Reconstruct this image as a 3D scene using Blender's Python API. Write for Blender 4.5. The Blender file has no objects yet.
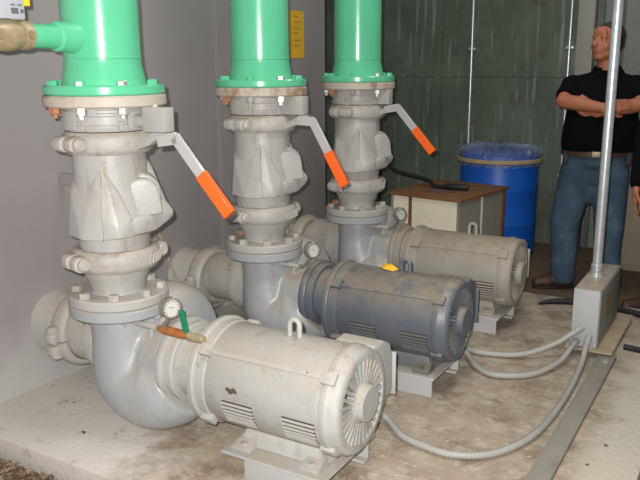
import bpy, bmesh, math, random
from mathutils import Vector, Matrix, Euler

random.seed(7)
SC = bpy.context.scene
COL = SC.collection
PI = math.pi

# ------------------------------------------------------------------ camera
F_PX, PITCH, YAW, ROLL = 750.0, 0.2304, 0.5333, -0.0057
CAM = Vector((2.1102, -2.0228, 1.4298))
f0 = Vector((-math.sin(YAW), math.cos(YAW), 0)); r0 = Vector((math.cos(YAW), math.sin(YAW), 0)); u0 = Vector((0, 0, 1))
FW = f0 * math.cos(PITCH) - u0 * math.sin(PITCH)
UP_ = u0 * math.cos(PITCH) + f0 * math.sin(PITCH)
RT = r0 * math.cos(ROLL) + UP_ * math.sin(ROLL)
UP = UP_ * math.cos(ROLL) - r0 * math.sin(ROLL)
cd = bpy.data.cameras.new('camera'); cam = bpy.data.objects.new('camera', cd); COL.objects.link(cam)
cd.sensor_fit = 'HORIZONTAL'; cd.sensor_width = 36.0; cd.lens = F_PX / 640 * 36; cd.clip_start = 0.02
m = Matrix.Identity(4)
for i in range(3):
    m[i][0] = RT[i]; m[i][1] = UP[i]; m[i][2] = -FW[i]; m[i][3] = CAM[i]
cam.matrix_world = m
SC.camera = cam

# ------------------------------------------------------------------ light and exposure
SC.view_settings.view_transform = 'Standard'
SC.view_settings.look = 'None'
SC.view_settings.exposure = 0.14
SC.view_settings.gamma = 1.0
w = bpy.data.worlds.new('world'); SC.world = w; w.use_nodes = True
w.node_tree.nodes['Background'].inputs[0].default_value = (0.92, 0.95, 1.0, 1)
w.node_tree.nodes['Background'].inputs[1].default_value = 0.085


def light(name, kind, loc, energy, color=(1, 1, 1), size=0.02, sy=None, target=None):
    d = bpy.data.lights.new(name, kind); d.energy = energy; d.color = color
    o = bpy.data.objects.new(name, d); COL.objects.link(o); o.location = loc
    if kind == 'AREA':
        d.shape = 'RECTANGLE'; d.size = size; d.size_y = sy or size
        if target is not None:
            o.rotation_euler = (Vector(target) - Vector(loc)).to_track_quat('-Z', 'Y').to_euler()
    else:
        d.shadow_soft_size = size
    return o


# the compact camera's own flash, just up and left of the lens
light('camera_flash', 'POINT', CAM - RT * 0.045 + UP * 0.05 - FW * 0.01, 365, (1.0, 0.98, 0.96), 0.012)
# unseen overhead lamps, added for the room's ambient light
light('ambient_lamp', 'AREA', (1.6, 0.3, 3.5), 34, (1.0, 0.97, 0.92), 1.5, 0.5, (1.0, 0.6, 0))
light('ambient_lamp', 'AREA', (1.0, 2.6, 3.5), 14, (1.0, 0.97, 0.92), 1.5, 0.5, (1.0, 2.6, 0))

# ------------------------------------------------------------------ materials


def srgb(r, g, b):
    def c(v):
        v /= 255.0
        return v / 12.92 if v <= 0.04045 else ((v + 0.055) / 1.055) ** 2.4
    return (c(r), c(g), c(b), 1)


def material(name, col, rough=0.5, metal=0.0, spec=0.5, var=0.12, scale=6.0, dust=None, dust_amt=0.0,
             stain=None, stain_amt=0.0, stain_scale=9.0, bump=0.0, bump_scale=60.0, stretch=None, coat=0.0, streak=None, streak_amt=0.0, stain_lo=0.58):
    mt = bpy.data.materials.new(name); mt.use_nodes = True
    nt = mt.node_tree; N = nt.nodes; Lk = nt.links
    bs = N['Principled BSDF']
    bs.inputs['Roughness'].default_value = rough; bs.inputs['Metallic'].default_value = metal
    bs.inputs['Specular IOR Level'].default_value = spec
    bs.inputs['Coat Weight'].default_value = coat
    geo = N.new('ShaderNodeNewGeometry')
    vec = geo.outputs['Position']
    if stretch:
        mp = N.new('ShaderNodeMapping'); mp.inputs['Scale'].default_value = stretch
        Lk.new(vec, mp.inputs['Vector']); vec = mp.outputs['Vector']

    def noise(sc, detail=5, rgh=0.6, v=None):
        n = N.new('ShaderNodeTexNoise'); n.inputs['Scale'].default_value = sc
        n.inputs['Detail'].default_value = detail; n.inputs['Roughness'].default_value = rgh
        Lk.new(v or vec, n.inputs['Vector']); return n.outputs['Fac']

    def ramp(fac, a, b):
        r = N.new('ShaderNodeMapRange'); r.interpolation_type = 'SMOOTHSTEP'
        r.inputs['From Min'].default_value = a; r.inputs['From Max'].default_value = b
        Lk.new(fac, r.inputs['Value']); return r.outputs['Result']

    def mix(fac, a, b):
        x = N.new('ShaderNodeMix'); x.data_type = 'RGBA'
        if hasattr(fac, 'links'):
            Lk.new(fac, x.inputs['Factor'])
        else:
            x.inputs['Factor'].default_value = fac
        for s, q in (('A', a), ('B', b)):
            i = [k for k in x.inputs if k.name == s and k.type == 'RGBA'][0]
            if hasattr(q, 'links'):
                Lk.new(q, i)
            else:
                i.default_value = q
        return [k for k in x.outputs if k.type == 'RGBA'][0]

    def mul(a, b):
        x = N.new('ShaderNodeMath'); x.operation = 'MULTIPLY'
        for i, q in enumerate((a, b)):
            if hasattr(q, 'links'):
                Lk.new(q, x.inputs[i])
            else:
                x.inputs[i].default_value = q
        return x.outputs[0]
    lo = tuple(c * (1 - var) for c in col[:3]) + (1,)
    hi = tuple(min(1, c * (1 + var)) for c in col[:3]) + (1,)
    out = mix(ramp(noise(scale), 0.3, 0.7), lo, hi)
    if dust:
        sep = N.new('ShaderNodeSeparateXYZ'); Lk.new(geo.outputs['Normal'], sep.inputs[0])
        up = ramp(sep.outputs['Z'], 0.05, 0.8)
        f = mul(mul(up, ramp(noise(14.0, 6, 0.7), 0.25, 0.6)), dust_amt)
        out = mix(f, out, dust)
    if stain:
        f = mul(ramp(noise(stain_scale, 7, 0.65), stain_lo, stain_lo + 0.13), stain_amt)
        out = mix(f, out, stain)
    if streak:
        mp2 = N.new('ShaderNodeMapping'); mp2.inputs['Scale'].default_value = (16, 16, 2.2); Lk.new(geo.outputs['Position'], mp2.inputs['Vector'])
        f = mul(mul(ramp(noise(1.0, 6, 0.65, mp2.outputs['Vector']), 0.48, 0.68), ramp(noise(3.3, 3, 0.5), 0.40, 0.62)), streak_amt)
        out = mix(f, out, streak)
    Lk.new(out, bs.inputs['Base Color'])
    if bump:
        b = N.new('ShaderNodeBump'); b.inputs['Strength'].default_value = bump; b.inputs['Distance'].default_value = 0.01
        Lk.new(noise(bump_scale, 4, 0.6), b.inputs['Height']); Lk.new(b.outputs['Normal'], bs.inputs['Normal'])
    return mt, (N, Lk, bs, noise, ramp, mix, mul, out, geo)


def M_(*a, **k):
    return material(*a, **k)[0]


DUST = srgb(196, 184, 162)
RUST = srgb(150, 96, 62)
GREY = M_('grey_paint', srgb(176, 175, 171), 0.42, var=0.06, dust=srgb(186, 175, 158), dust_amt=0.6, stain=srgb(172, 150, 126), stain_amt=0.4, stain_scale=12, bump=0.12, bump_scale=50, streak=srgb(142, 114, 86), streak_amt=0.55)
CAST = M_('grey_cast_iron_paint', srgb(178, 175, 169), 0.5, var=0.08, dust=srgb(182, 168, 148), dust_amt=0.75, stain=srgb(164, 134, 106), stain_amt=0.45, stain_scale=16, bump=0.3, bump_scale=70, streak=srgb(142, 114, 86), streak_amt=0.70)
PUMPG = M_('pump_grey_paint', srgb(164, 168, 170), 0.36, var=0.05, dust=srgb(176, 164, 146), dust_amt=0.75, stain=srgb(180, 168, 150), stain_amt=0.2, bump=0.12, bump_scale=40, streak=srgb(142, 114, 86), streak_amt=0.30)
RUSTY = M_('rust_stained_grey_flange', srgb(190, 180, 166), 0.6, var=0.08, stain=srgb(150, 98, 62), stain_amt=0.75, stain_scale=7, stain_lo=0.53, bump=0.2, streak=srgb(142, 114, 86), streak_amt=0.80)
BROWN_VALVE = M_('rusty_orange_brass', srgb(176, 112, 62), 0.5, metal=0.2, var=0.2, scale=40)
GREEN = M_('green_pipe_paint', srgb(98, 198, 152), 0.24, var=0.04, stain=srgb(98, 184, 142), stain_amt=0.5, coat=0.3, bump=0.05, bump_scale=25)
ZINC = M_('zinc_bolt', srgb(205, 205, 200), 0.35, metal=0.55, var=0.1, scale=40)
RUSTBOLT = M_('rusty_bolt', srgb(170, 120, 88), 0.7, var=0.25, scale=60)
MOTOR = M_('dusty_light_grey_motor_paint', srgb(176, 177, 174), 0.6, var=0.08, dust=srgb(178, 169, 154), dust_amt=0.9, stain=srgb(140, 120, 98), stain_amt=0.5, stain_scale=16, bump=0.15, streak=srgb(142, 114, 86), streak_amt=0.50)
MOTOR_D = M_('dark_slate_motor_paint', srgb(98, 104, 113), 0.42, var=0.06, dust=srgb(142, 130, 114), dust_amt=0.95, stain=srgb(140, 128, 114), stain_amt=0.3, stain_scale=20, bump=0.12)
MOTOR_B = M_('dusty_beige_grey_motor_paint', srgb(160, 156, 146), 0.6, var=0.07, dust=srgb(156, 142, 122), dust_amt=0.9, stain=srgb(168, 148, 124), stain_amt=0.35, bump=0.15, streak=srgb(142, 114, 86), streak_amt=0.50)
VENT = M_('vent_opening_dark_brown', srgb(70, 58, 48), 0.9, var=0.3, scale=50)  # rust brown plus the shade inside the openings, painted into the backing
STEEL = M_('stand_grey_paint', srgb(178, 178, 178), 0.5, var=0.06, dust=srgb(176, 164, 146), dust_amt=0.9, bump=0.1)
LEVER = M_('lever_zinc_plate', srgb(190, 188, 186), 0.4, metal=0.15, var=0.05)
ORANGE = M_('orange_vinyl_grip', srgb(250, 104, 32), 0.45, var=0.03)
FLEX = M_('flexible_conduit_pvc', srgb(168, 166, 160), 0.5, var=0.06, stain=srgb(150, 138, 120), stain_amt=0.4, stain_scale=20)
BOXG = M_('enclosure_grey_enamel', srgb(176, 178, 178), 0.45, var=0.03, dust=srgb(168, 146, 122), dust_amt=0.95)
STICK = M_('faded_yellow_sticker', srgb(140, 122, 62), 0.8, var=0.25, scale=40)
COVER = M_('enclosure_cover_shade_grey', srgb(132, 134, 126), 0.5, var=0.05)  # the box side's darkness under grazing light, put into the cover colour
GALV = M_('galvanized_conduit', srgb(214, 220, 222), 0.3, metal=0.6, var=0.1, scale=25)
CHAN = M_('channel_steel_brown_grey', srgb(146, 140, 130), 0.6, var=0.07, dust=srgb(150, 142, 130), dust_amt=0.4, stain=srgb(120, 110, 98), stain_amt=0.4)
PLATE = M_('dusty_mounting_plate', srgb(170, 152, 128), 0.8, var=0.1, stain=srgb(120, 100, 80), stain_amt=0.4)
DARK = M_('black_rubber', srgb(30, 29, 30), 0.6, var=0.15)
BRASS = M_('weathered_brass', srgb(158, 142, 110), 0.4, metal=0.1, var=0.2, scale=30, dust=srgb(176, 160, 132), dust_amt=0.6, stain=srgb(112, 96, 72), stain_amt=0.5, stain_scale=30)
TAG = M_('valve_tag_plastic', srgb(172, 174, 180), 0.5, var=0.04)
TAGINK = M_('tag_print_grey', srgb(96, 98, 106), 0.7, var=0.05)
YELLOW = M_('yellow_vinyl', srgb(246, 206, 40), 0.45, var=0.04)
NOTE = M_('yellow_paper', srgb(226, 176, 44), 0.8, var=0.04)
INK = M_('note_ink', srgb(150, 96, 40), 0.9, var=0.05)
TEAL = M_('green_handle_vinyl', srgb(24, 128, 96), 0.45, var=0.08)
DIALW = M_('white_dial_face', srgb(206, 206, 200), 0.4, var=0.02)
STAINL = M_('gauge_case_steel', srgb(168, 160, 150), 0.35, metal=0.6, var=0.1)
SCRAP = M_('orange_yellow_scrap', srgb(250, 178, 40), 0.6, var=0.25, scale=50)
CREAM = M_('cream_painted_board', srgb(246, 238, 214), 0.7, var=0.06, stain=srgb(180, 164, 132), stain_amt=0.4)
CRATEG = M_('weathered_board', srgb(150, 146, 134), 0.8, var=0.08, stretch=(18, 18, 2))
PLY = M_('brown_plywood', srgb(128, 88, 54), 0.7, var=0.18, scale=5, stretch=(1, 6, 1), stain=srgb(90, 60, 38), stain_amt=0.5)
WOODE = M_('brown_batten', srgb(120, 84, 54), 0.75, var=0.15, stretch=(10, 10, 1))
PURPLE = M_('faded_purple_paper', srgb(112, 84, 88), 0.8, var=0.15)
BLUE = M_('blue_drum_plastic', srgb(20, 92, 190), 0.42, var=0.05)
ROPE = M_('tan_drum_band', srgb(170, 148, 112), 0.7, var=0.15, scale=30)
PLASTIC, px = material('clear_crinkled_plastic', srgb(190, 200, 210), 0.12, var=0.05, bump=1.0, bump_scale=40)
px[2].inputs['Transmission Weight'].default_value = 0.6
px[2].inputs['Alpha'].default_value = 0.38
px[2].inputs['Coat Weight'].default_value = 1.0
px[2].inputs['Coat Roughness'].default_value = 0.22
SKIN = M_('skin', srgb(172, 108, 80), 0.55, var=0.06, scale=30)
HAIR = M_('short_brown_hair', srgb(64, 42, 32), 0.7, var=0.25, scale=80, bump=0.6, bump_scale=220)
EYEW = M_('eye_white', srgb(186, 176, 168), 0.25, var=0.02)
EYED = M_('eye_iris', srgb(44, 34, 28), 0.25, var=0.02)
LIP = M_('lips', srgb(176, 104, 88), 0.5, var=0.04)
POLO = M_('black_polo_knit', srgb(10, 9, 11), 0.95, spec=0.15, var=0.15, scale=12, bump=0.3, bump_scale=300)
JEANS = M_('worn_blue_denim', srgb(70, 90, 108), 0.95, spec=0.2, var=0.28, scale=5, stain=srgb(112, 132, 150), stain_amt=0.5, stain_scale=5, bump=0.3, bump_scale=200)
TROUS = M_('dark_work_trousers', srgb(46, 46, 50), 0.9, var=0.15)
BELT = M_('brown_leather_belt', srgb(66, 46, 34), 0.5, var=0.1)
SHOE = M_('brown_leather_shoe', srgb(70, 42, 32), 0.5, var=0.15)
BEIGE = M_('beige_cabinet_enamel', srgb(150, 140, 118), 0.6, var=0.05)
STONE = M_('rubble_stone', srgb(132, 112, 94), 0.9, var=0.4, scale=30, stain=srgb(120, 78, 56), stain_amt=0.7, stain_scale=8)
CHIP = M_('dark_chip', srgb(92, 76, 58), 0.9, var=0.2)

# painted partition wall: grey enamel
WALLM = M_('grey_painted_steel_wall', srgb(160, 154, 154), 0.42, var=0.03, scale=2.0, stain=srgb(146, 139, 136), stain_amt=0.3, stain_scale=3, bump=0.06, bump_scale=12)

# whitish smears and a paler tone, stronger towards the foot of that wall
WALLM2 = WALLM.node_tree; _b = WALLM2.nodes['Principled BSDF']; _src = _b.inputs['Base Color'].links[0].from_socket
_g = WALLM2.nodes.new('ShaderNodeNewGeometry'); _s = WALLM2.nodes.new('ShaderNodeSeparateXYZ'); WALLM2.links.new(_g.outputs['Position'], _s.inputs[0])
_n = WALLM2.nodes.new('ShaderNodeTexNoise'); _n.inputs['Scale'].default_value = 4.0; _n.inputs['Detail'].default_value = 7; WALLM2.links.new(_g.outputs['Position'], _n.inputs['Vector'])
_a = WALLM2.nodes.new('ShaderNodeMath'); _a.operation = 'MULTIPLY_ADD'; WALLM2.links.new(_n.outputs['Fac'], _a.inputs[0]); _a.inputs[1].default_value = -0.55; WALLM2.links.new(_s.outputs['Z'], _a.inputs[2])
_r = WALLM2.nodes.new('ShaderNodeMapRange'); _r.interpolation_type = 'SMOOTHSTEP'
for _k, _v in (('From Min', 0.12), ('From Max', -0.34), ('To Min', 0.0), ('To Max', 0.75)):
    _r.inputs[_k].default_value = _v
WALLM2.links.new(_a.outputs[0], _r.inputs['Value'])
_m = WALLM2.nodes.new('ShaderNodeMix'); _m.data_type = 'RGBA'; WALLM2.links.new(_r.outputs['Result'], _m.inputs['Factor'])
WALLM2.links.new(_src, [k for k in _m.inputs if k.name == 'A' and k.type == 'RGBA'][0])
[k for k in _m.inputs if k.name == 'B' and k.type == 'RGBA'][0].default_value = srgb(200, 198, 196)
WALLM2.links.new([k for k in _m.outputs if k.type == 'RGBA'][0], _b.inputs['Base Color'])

# back wall: dark green-grey sheet with pale vertical runs
BACKM, bk = material('dark_green_grey_sheet', srgb(88, 98, 84), 0.5, var=0.24, scale=2.2, stain=srgb(70, 68, 56), stain_amt=0.75, stain_scale=4, bump=0.2, bump_scale=20)
N, Lk, bs, noise, ramp, mix, mul, out, geo = bk
mp = N.new('ShaderNodeMapping'); mp.inputs['Scale'].default_value = (24, 24, 1.6); Lk.new(geo.outputs['Position'], mp.inputs['Vector'])
run = mul(ramp(noise(1.0, 5, 0.6, mp.outputs['Vector']), 0.54, 0.70), 0.75)
Lk.new(mix(run, out, srgb(140, 150, 140)), bs.inputs['Base Color'])
PALEW = M_('pale_grey_plaster', srgb(128, 130, 124), 0.7, var=0.08, scale=3)
COLM = M_('grey_column_paint', srgb(150, 148, 140), 0.6, var=0.06, scale=4)

# concrete pad: tan-grey with whitish lime wash near the wall and brown water stains
CONC, ck = material('stained_concrete', srgb(164, 148, 130), 0.85, var=0.16, scale=3.0, bump=0.35, bump_scale=45)
N, Lk, bs, noise, ramp, mix, mul, out, geo = ck
sep = N.new('ShaderNodeSeparateXYZ'); Lk.new(geo.outputs['Position'], sep.inputs[0])


def lin(ax, ay, c):
    x = N.new('ShaderNodeMath'); x.operation = 'MULTIPLY'; Lk.new(sep.outputs['X'], x.inputs[0]); x.inputs[1].default_value = ax
    y = N.new('ShaderNodeMath'); y.operation = 'MULTIPLY_ADD'; Lk.new(sep.outputs['Y'], y.inputs[0]); y.inputs[1].default_value = ay
    Lk.new(x.outputs[0], y.inputs[2])
    z = N.new('ShaderNodeMath'); z.operation = 'ADD'; Lk.new(y.outputs[0], z.inputs[0]); z.inputs[1].default_value = c
    nz = N.new('ShaderNodeMath'); nz.operation = 'MULTIPLY_ADD'; Lk.new(noise(3.5, 6, 0.65), nz.inputs[0]); nz.inputs[1].default_value = 1.0
    Lk.new(z.outputs[0], nz.inputs[2]); return nz.outputs[0]


out = mix(ramp(noise(9, 7, 0.72), 0.44, 0.62), out, srgb(184, 171, 153))
out = mix(mul(ramp(noise(5.5, 7, 0.7), 0.48, 0.64), 0.8), out, srgb(132, 113, 92))
out = mix(ramp(lin(-1.15, -0.45, 0.12), 0.26, 0.60), out, srgb(212, 205, 196))
out = mix(ramp(lin(4.0, 0.0, -6.75), 0.2, 0.7), out, srgb(192, 184, 168))
out = mix(mul(ramp(noise(6.0, 6, 0.7), 0.55, 0.68), 0.75), out, srgb(160, 143, 121))
out = mix(mul(ramp(noise(30, 5, 0.6), 0.60, 0.68), 0.7), out, srgb(206, 196, 180))
out = mix(mul(ramp(noise(42, 3, 0.5), 0.66, 0.72), 0.45), out, srgb(110, 94, 78))
out = mix(mul(ramp(lin(2.0, -0.9, -3.2), 0.45, 0.75), 0.8), out, srgb(92, 78, 64))
Lk.new(out, bs.inputs['Base Color'])
FLOORM = M_('dirty_brown_floor', srgb(100, 82, 62), 0.9, var=0.25, scale=3, stain=srgb(70, 54, 40), stain_amt=0.6, stain_scale=6, bump=0.4)

# ------------------------------------------------------------------ mesh helpers


def frame(axis, ref=None):
    z = Vector(axis).normalized()
    x = Vector(ref) if ref is not None else (Vector((1, 0, 0)) if abs(z.x) < 0.9 else Vector((0, 1, 0)))
    x = (x - z * x.dot(z)).normalized()
    return x, z.cross(x), z


class MB:
    def __init__(s):
        s.bm = bmesh.new()

    def lathe(s, o, axis, prof, seg=40, closed=False, a0=0, a1=2 * PI, ref=None):
        """prof = list of (h along axis, r); radius 0 closes the end"""
        x, y, z = frame(axis, ref); o = Vector(o); rings = []
        full = abs(a1 - a0 - 2 * PI) < 1e-6
        n = seg if full else seg + 1
        for h, r in prof:
            if r <= 1e-6:
                rings.append([s.bm.verts.new(o + z * h)])
            else:
                rings.append([s.bm.verts.new(o + z * h + (x * math.cos(a0 + (a1 - a0) * i / seg) + y * math.sin(a0 + (a1 - a0) * i / seg)) * r) for i in range(n)])
        pairs = list(zip(rings[:-1], rings[1:]))
        if closed:
            pairs.append((rings[-1], rings[0]))
        for A, B in pairs:
            m_ = seg if full else seg
            for i in range(m_):
                j = (i + 1) % n
                try:
                    if len(A) == 1 and len(B) == 1:
                        break
                    if len(A) == 1:
                        s.bm.faces.new((A[0], B[j], B[i]))
                    elif len(B) == 1:
                        s.bm.faces.new((A[i], A[j], B[0]))
                    else:
                        s.bm.faces.new((A[i], A[j], B[j], B[i]))
                except ValueError:
                    pass
        if not full and closed:
            for k in (0, n - 1):
                try:
                    s.bm.faces.new([r[k] for r in rings])
                except ValueError:
                    pass
        return s

    def cyl(s, p0, p1, r, r1=None, seg=24):
        p0 = Vector(p0); p1 = Vector(p1); h = (p1 - p0).length; r1 = r if r1 is None else r1
        return s.lathe(p0, p1 - p0, [(0, 0), (0, r), (h, r1), (h, 0)], seg)

    def ring(s, o, axis, h0, h1, ri, ro, seg=40, bev=0.004, **k):
        return s.lathe(o, axis, [(h0, ri), (h0, ro - bev), (h0 + bev, ro), (h1 - bev, ro), (h1, ro - bev), (h1, ri)], seg, closed=True, **k)

    def box(s, c, size, rot=None, bev=0.0, seg=2):
        R = Euler(rot).to_matrix().to_4x4() if rot is not None else Matrix.Identity(4)
        t = bmesh.ops.create_cube(s.bm, size=1.0, matrix=Matrix.Translation(Vector(c)) @ R @ Matrix.Diagonal(Vector((*size, 1))))
        if bev:
            es = list({e for v in t['verts'] for e in v.link_edges})
            bmesh.ops.bevel(s.bm, geom=es, offset=bev, segments=seg, affect='EDGES', profile=0.6)
        return s

    def tube(s, path, r, seg=12, caps=True):
        P = [Vector(p) for p in path]; n = len(P)
        R = r if isinstance(r, (list, tuple)) else [r] * n
        T = []
        for i in range(n):
            T.append((P[min(i + 1, n - 1)] - P[max(i - 1, 0)]).normalized())
        x, y, _ = frame(T[0]); rings = []
        for i in range(n):
            x = (x - T[i] * x.dot(T[i])).normalized(); y = T[i].cross(x)
            rings.append([s.bm.verts.new(P[i] + (x * math.cos(2 * PI * k / seg) + y * math.sin(2 * PI * k / seg)) * R[i]) for k in range(seg)])
        for A, B in zip(rings[:-1], rings[1:]):
            for k in range(seg):
                s.bm.faces.new((A[k], A[(k + 1) % seg], B[(k + 1) % seg], B[k]))
        if caps:
            s.bm.faces.new(rings[0][::-1]); s.bm.faces.new(rings[-1])
        return s

    def hull(s, pts, bev=0.0, seg=2):
        b = bmesh.new(); vs = [b.verts.new(Vector(p)) for p in pts]
        r = bmesh.ops.convex_hull(b, input=vs)
        dead = [v for v in b.verts if not v.link_faces]
        if dead:
            bmesh.ops.delete(b, geom=dead, context='VERTS')
        bmesh.ops.dissolve_limit(b, angle_limit=0.03, verts=b.verts[:], edges=b.edges[:])
        if bev:
            bmesh.ops.bevel(b, geom=b.edges[:], offset=bev, segments=seg, affect='EDGES', profile=0.6, clamp_overlap=True)
        me = bpy.data.meshes.new('tmp'); b.to_mesh(me); b.free(); s.bm.from_mesh(me); bpy.data.meshes.remove(me)
        return s

    def ball(s, c, r, seg=16, rot=None):
        r = r if isinstance(r, (list, tuple)) else (r, r, r)
        R = Euler(rot).to_matrix().to_4x4() if rot is not None else Matrix.Identity(4)
        bmesh.ops.create_uvsphere(s.bm, u_segments=seg, v_segments=max(6, seg * 2 // 3), radius=1.0,
                                  matrix=Matrix.Translation(Vector(c)) @ R @ Matrix.Diagonal(Vector((*r, 1))))
        return s

    def caps(s, p0, p1, r0, r1, seg=14):
        """tapered capsule"""
        p0 = Vector(p0); p1 = Vector(p1); ax = p1 - p0; h = ax.length; prof = []
        for i in range(0, 6):
            a = -PI / 2 + PI / 2 * i / 5; prof.append((r0 * math.sin(a), r0 * math.cos(a)))
        for i in range(0, 6):
            a = PI / 2 * i / 5; prof.append((h + r1 * math.sin(a), r1 * math.cos(a)))
        return s.lathe(p0, ax, prof, seg)

    def quad(s, pts):
        s.bm.faces.new([s.bm.verts.new(Vector(p)) for p in pts]); return s

    def build(s, name, mat, parent=None, local=False, sharp=38, smooth=True):
        bm = s.bm
        bmesh.ops.recalc_face_normals(bm, faces=bm.faces[:])
        off = Vector((0, 0, 0)) if (local or parent is None) else ORG.get(root_of(parent).name, Vector((0, 0, 0)))
        if off.length:
            for v in bm.verts:
                v.co -= off
        for f in bm.faces:
            f.smooth = smooth
        lim = math.radians(sharp)
        for e in bm.edges:
            if len(e.link_faces) == 2 and e.calc_face_angle(0) > lim:
                e.smooth = False
        me = bpy.data.meshes.new(name); bm.to_mesh(me); bm.free()
        me.materials.append(mat)
        o = bpy.data.objects.new(name, me); COL.objects.link(o)
        if parent is not None:
            o.parent = parent
        return o


ORG = {}


def root_of(o):
    while o.parent is not None:
        o = o.parent
    return o


def tag(o, label, cat, group=None):
    o['label'] = label; o['category'] = cat
    if group:
        o['group'] = group
    return o


def thing(name, label, cat, loc=(0, 0, 0), group=None, rotz=0.0, local=False):
    o = bpy.data.objects.new(name, None); COL.objects.link(o); o.location = loc; o.rotation_euler = (0, 0, rotz)
    o.empty_display_size = 0.1
    if not local:
        ORG[o.name] = Vector(loc)
    return tag(o, label, cat, group)


def struct(o):
    o['kind'] = 'structure'; return o


KIDS = {}


def kids(o):
    return [c for c in COL.objects if c.parent == o]


def dup(o, loc=None, label=None, parent=None, swap=None):
    c = o.copy(); COL.objects.link(c)
    if parent is not None:
        c.parent = parent
    if loc is not None:
        c.location = loc
    if label:
        c['label'] = label
    if swap and c.type == 'MESH':
        for sl in c.material_slots:
            if sl.material in swap:
                mnew = swap[sl.material]; sl.link = 'OBJECT'; sl.material = mnew
    for k in kids(o):
        dup(k, parent=c, swap=swap)
    return c


def part_copy(o, loc=None, rot=None):
    c = o.copy(); COL.objects.link(c)
    if loc is not None:
        c.location = loc
    if rot is not None:
        c.rotation_euler = rot
    return c


def organic(mb, name, mat, parent, voxel=0.008, smooth=4):
    """fuse overlapping rounded volumes into one continuous skin"""
    me = bpy.data.meshes.new(name); bmesh.ops.recalc_face_normals(mb.bm, faces=mb.bm.faces[:]); mb.bm.to_mesh(me); mb.bm.free()
    o = bpy.data.objects.new(name + '_tmp', me); COL.objects.link(o)
    r = o.modifiers.new('r', 'REMESH'); r.mode = 'VOXEL'; r.voxel_size = voxel
    if smooth:
        s_ = o.modifiers.new('s', 'SMOOTH'); s_.factor = 0.5; s_.iterations = smooth
    dg = bpy.context.evaluated_depsgraph_get(); dg.update()
    nm = bpy.data.meshes.new_from_object(o.evaluated_get(dg), preserve_all_data_layers=False, depsgraph=dg)
    bpy.data.objects.remove(o); bpy.data.meshes.remove(me)
    nm.name = name
    for p in nm.polygons:
        p.use_smooth = True
    nm.materials.clear(); nm.materials.append(mat)
    n = bpy.data.objects.new(name, nm); COL.objects.link(n)
    if parent is not None:
        n.parent = parent
    return n


def catmull(P, n=14):
    P = [Vector(p) for p in P]; Q_ = [P[0] * 2 - P[1]] + P + [P[-1] * 2 - P[-2]]; out_ = []
    for i in range(1, len(Q_) - 2):
        for j in range(n):
            t_ = j / n; a, b1, c, d = Q_[i - 1:i + 3]
            out_.append(0.5 * ((2 * b1) + (c - a) * t_ + (2 * a - 5 * b1 + 4 * c - d) * t_ ** 2 + (3 * b1 - a - 3 * c + d) * t_ ** 3))
    out_.append(P[-1]); return out_


def ray_frame(k=0):
    v = Vector((CAM.x, CAM.y - k, 0)).normalized()      # towards the viewer's side of the room
    return Vector((-v.y, v.x, 0)), v


RA, RB = ray_frame(0)
UPV = Vector((0, 0, 1))


def Q(a, b, z):
    return RA * a + RB * b + UPV * z


# ------------------------------------------------------------------ the setting
PADX0, PADX1, PADY0, PADY1 = -0.62, 1.86, -0.335, 2.61
FZ = -0.10
b = MB(); b.box(((-4 + 5) / 2, 0.5, FZ - 0.05), (9, 12, 0.1)); struct(b.build('floor', FLOORM))
# pad grid with softly worn edge
b = MB(); b.box(((PADX0 + PADX1) / 2, (PADY0 + PADY1) / 2, FZ / 2), (PADX1 - PADX0, PADY1 - PADY0, -FZ), bev=0.008); struct(b.build('concrete_pad', CONC))
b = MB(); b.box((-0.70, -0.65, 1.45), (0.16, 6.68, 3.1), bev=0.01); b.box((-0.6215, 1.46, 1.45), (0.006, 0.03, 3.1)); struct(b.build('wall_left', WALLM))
WBY = 4.45
b = MB(); b.box((-1.4, WBY + 0.06, 1.45), (4.3, 0.12, 3.1))
for xx in (-0.46, -1.2):
    b.box((xx, WBY - 0.006, 1.45), (0.05, 0.02, 3.1))
b.box((-1.4, WBY - 0.004, 1.325), (4.3, 0.014, 0.016))
struct(b.build('wall_back', BACKM))
b = MB(); b.box((2.6, WBY + 0.08, 1.45), (3.7, 0.12, 3.1)); struct(b.build('wall_back.001', PALEW))
b = MB(); b.box((0.80, WBY - 0.05, 1.45), (0.13, 0.12, 3.1), bev=0.008); struct(b.build('trim_1', COLM))
b = MB(); b.box((0.90, WBY - 0.0, 1.45), (0.035, 0.05, 3.1)); struct(b.build('trim_2', BACKM))

# thin bright conduits on the back wall
for x, lab in ((-0.155, 'thin bright vertical metal conduit on dark wall above blue drum'),
               (0.668, 'thin pale vertical conduit running up beside the grey wall column')):
    t = thing('wall_conduit', lab, 'conduit', (x, WBY - 0.03, 0))
    MB().cyl((x, WBY - 0.03, 0.0), (x, WBY - 0.03, 3.0), 0.012, seg=10).build('tube', GALV, t)
    for z in (0.5, 1.55):
        MB().box((x, WBY - 0.018, z), (0.06, 0.028, 0.02), bev=0.003).build('clip', GALV, t)

# ------------------------------------------------------------------ repeated pipe-line things (built for the nearest line, then copied)
LINES = [0.0, 1.0, 2.0]
WHERE = ['nearest', 'middle', 'farthest']


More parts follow.
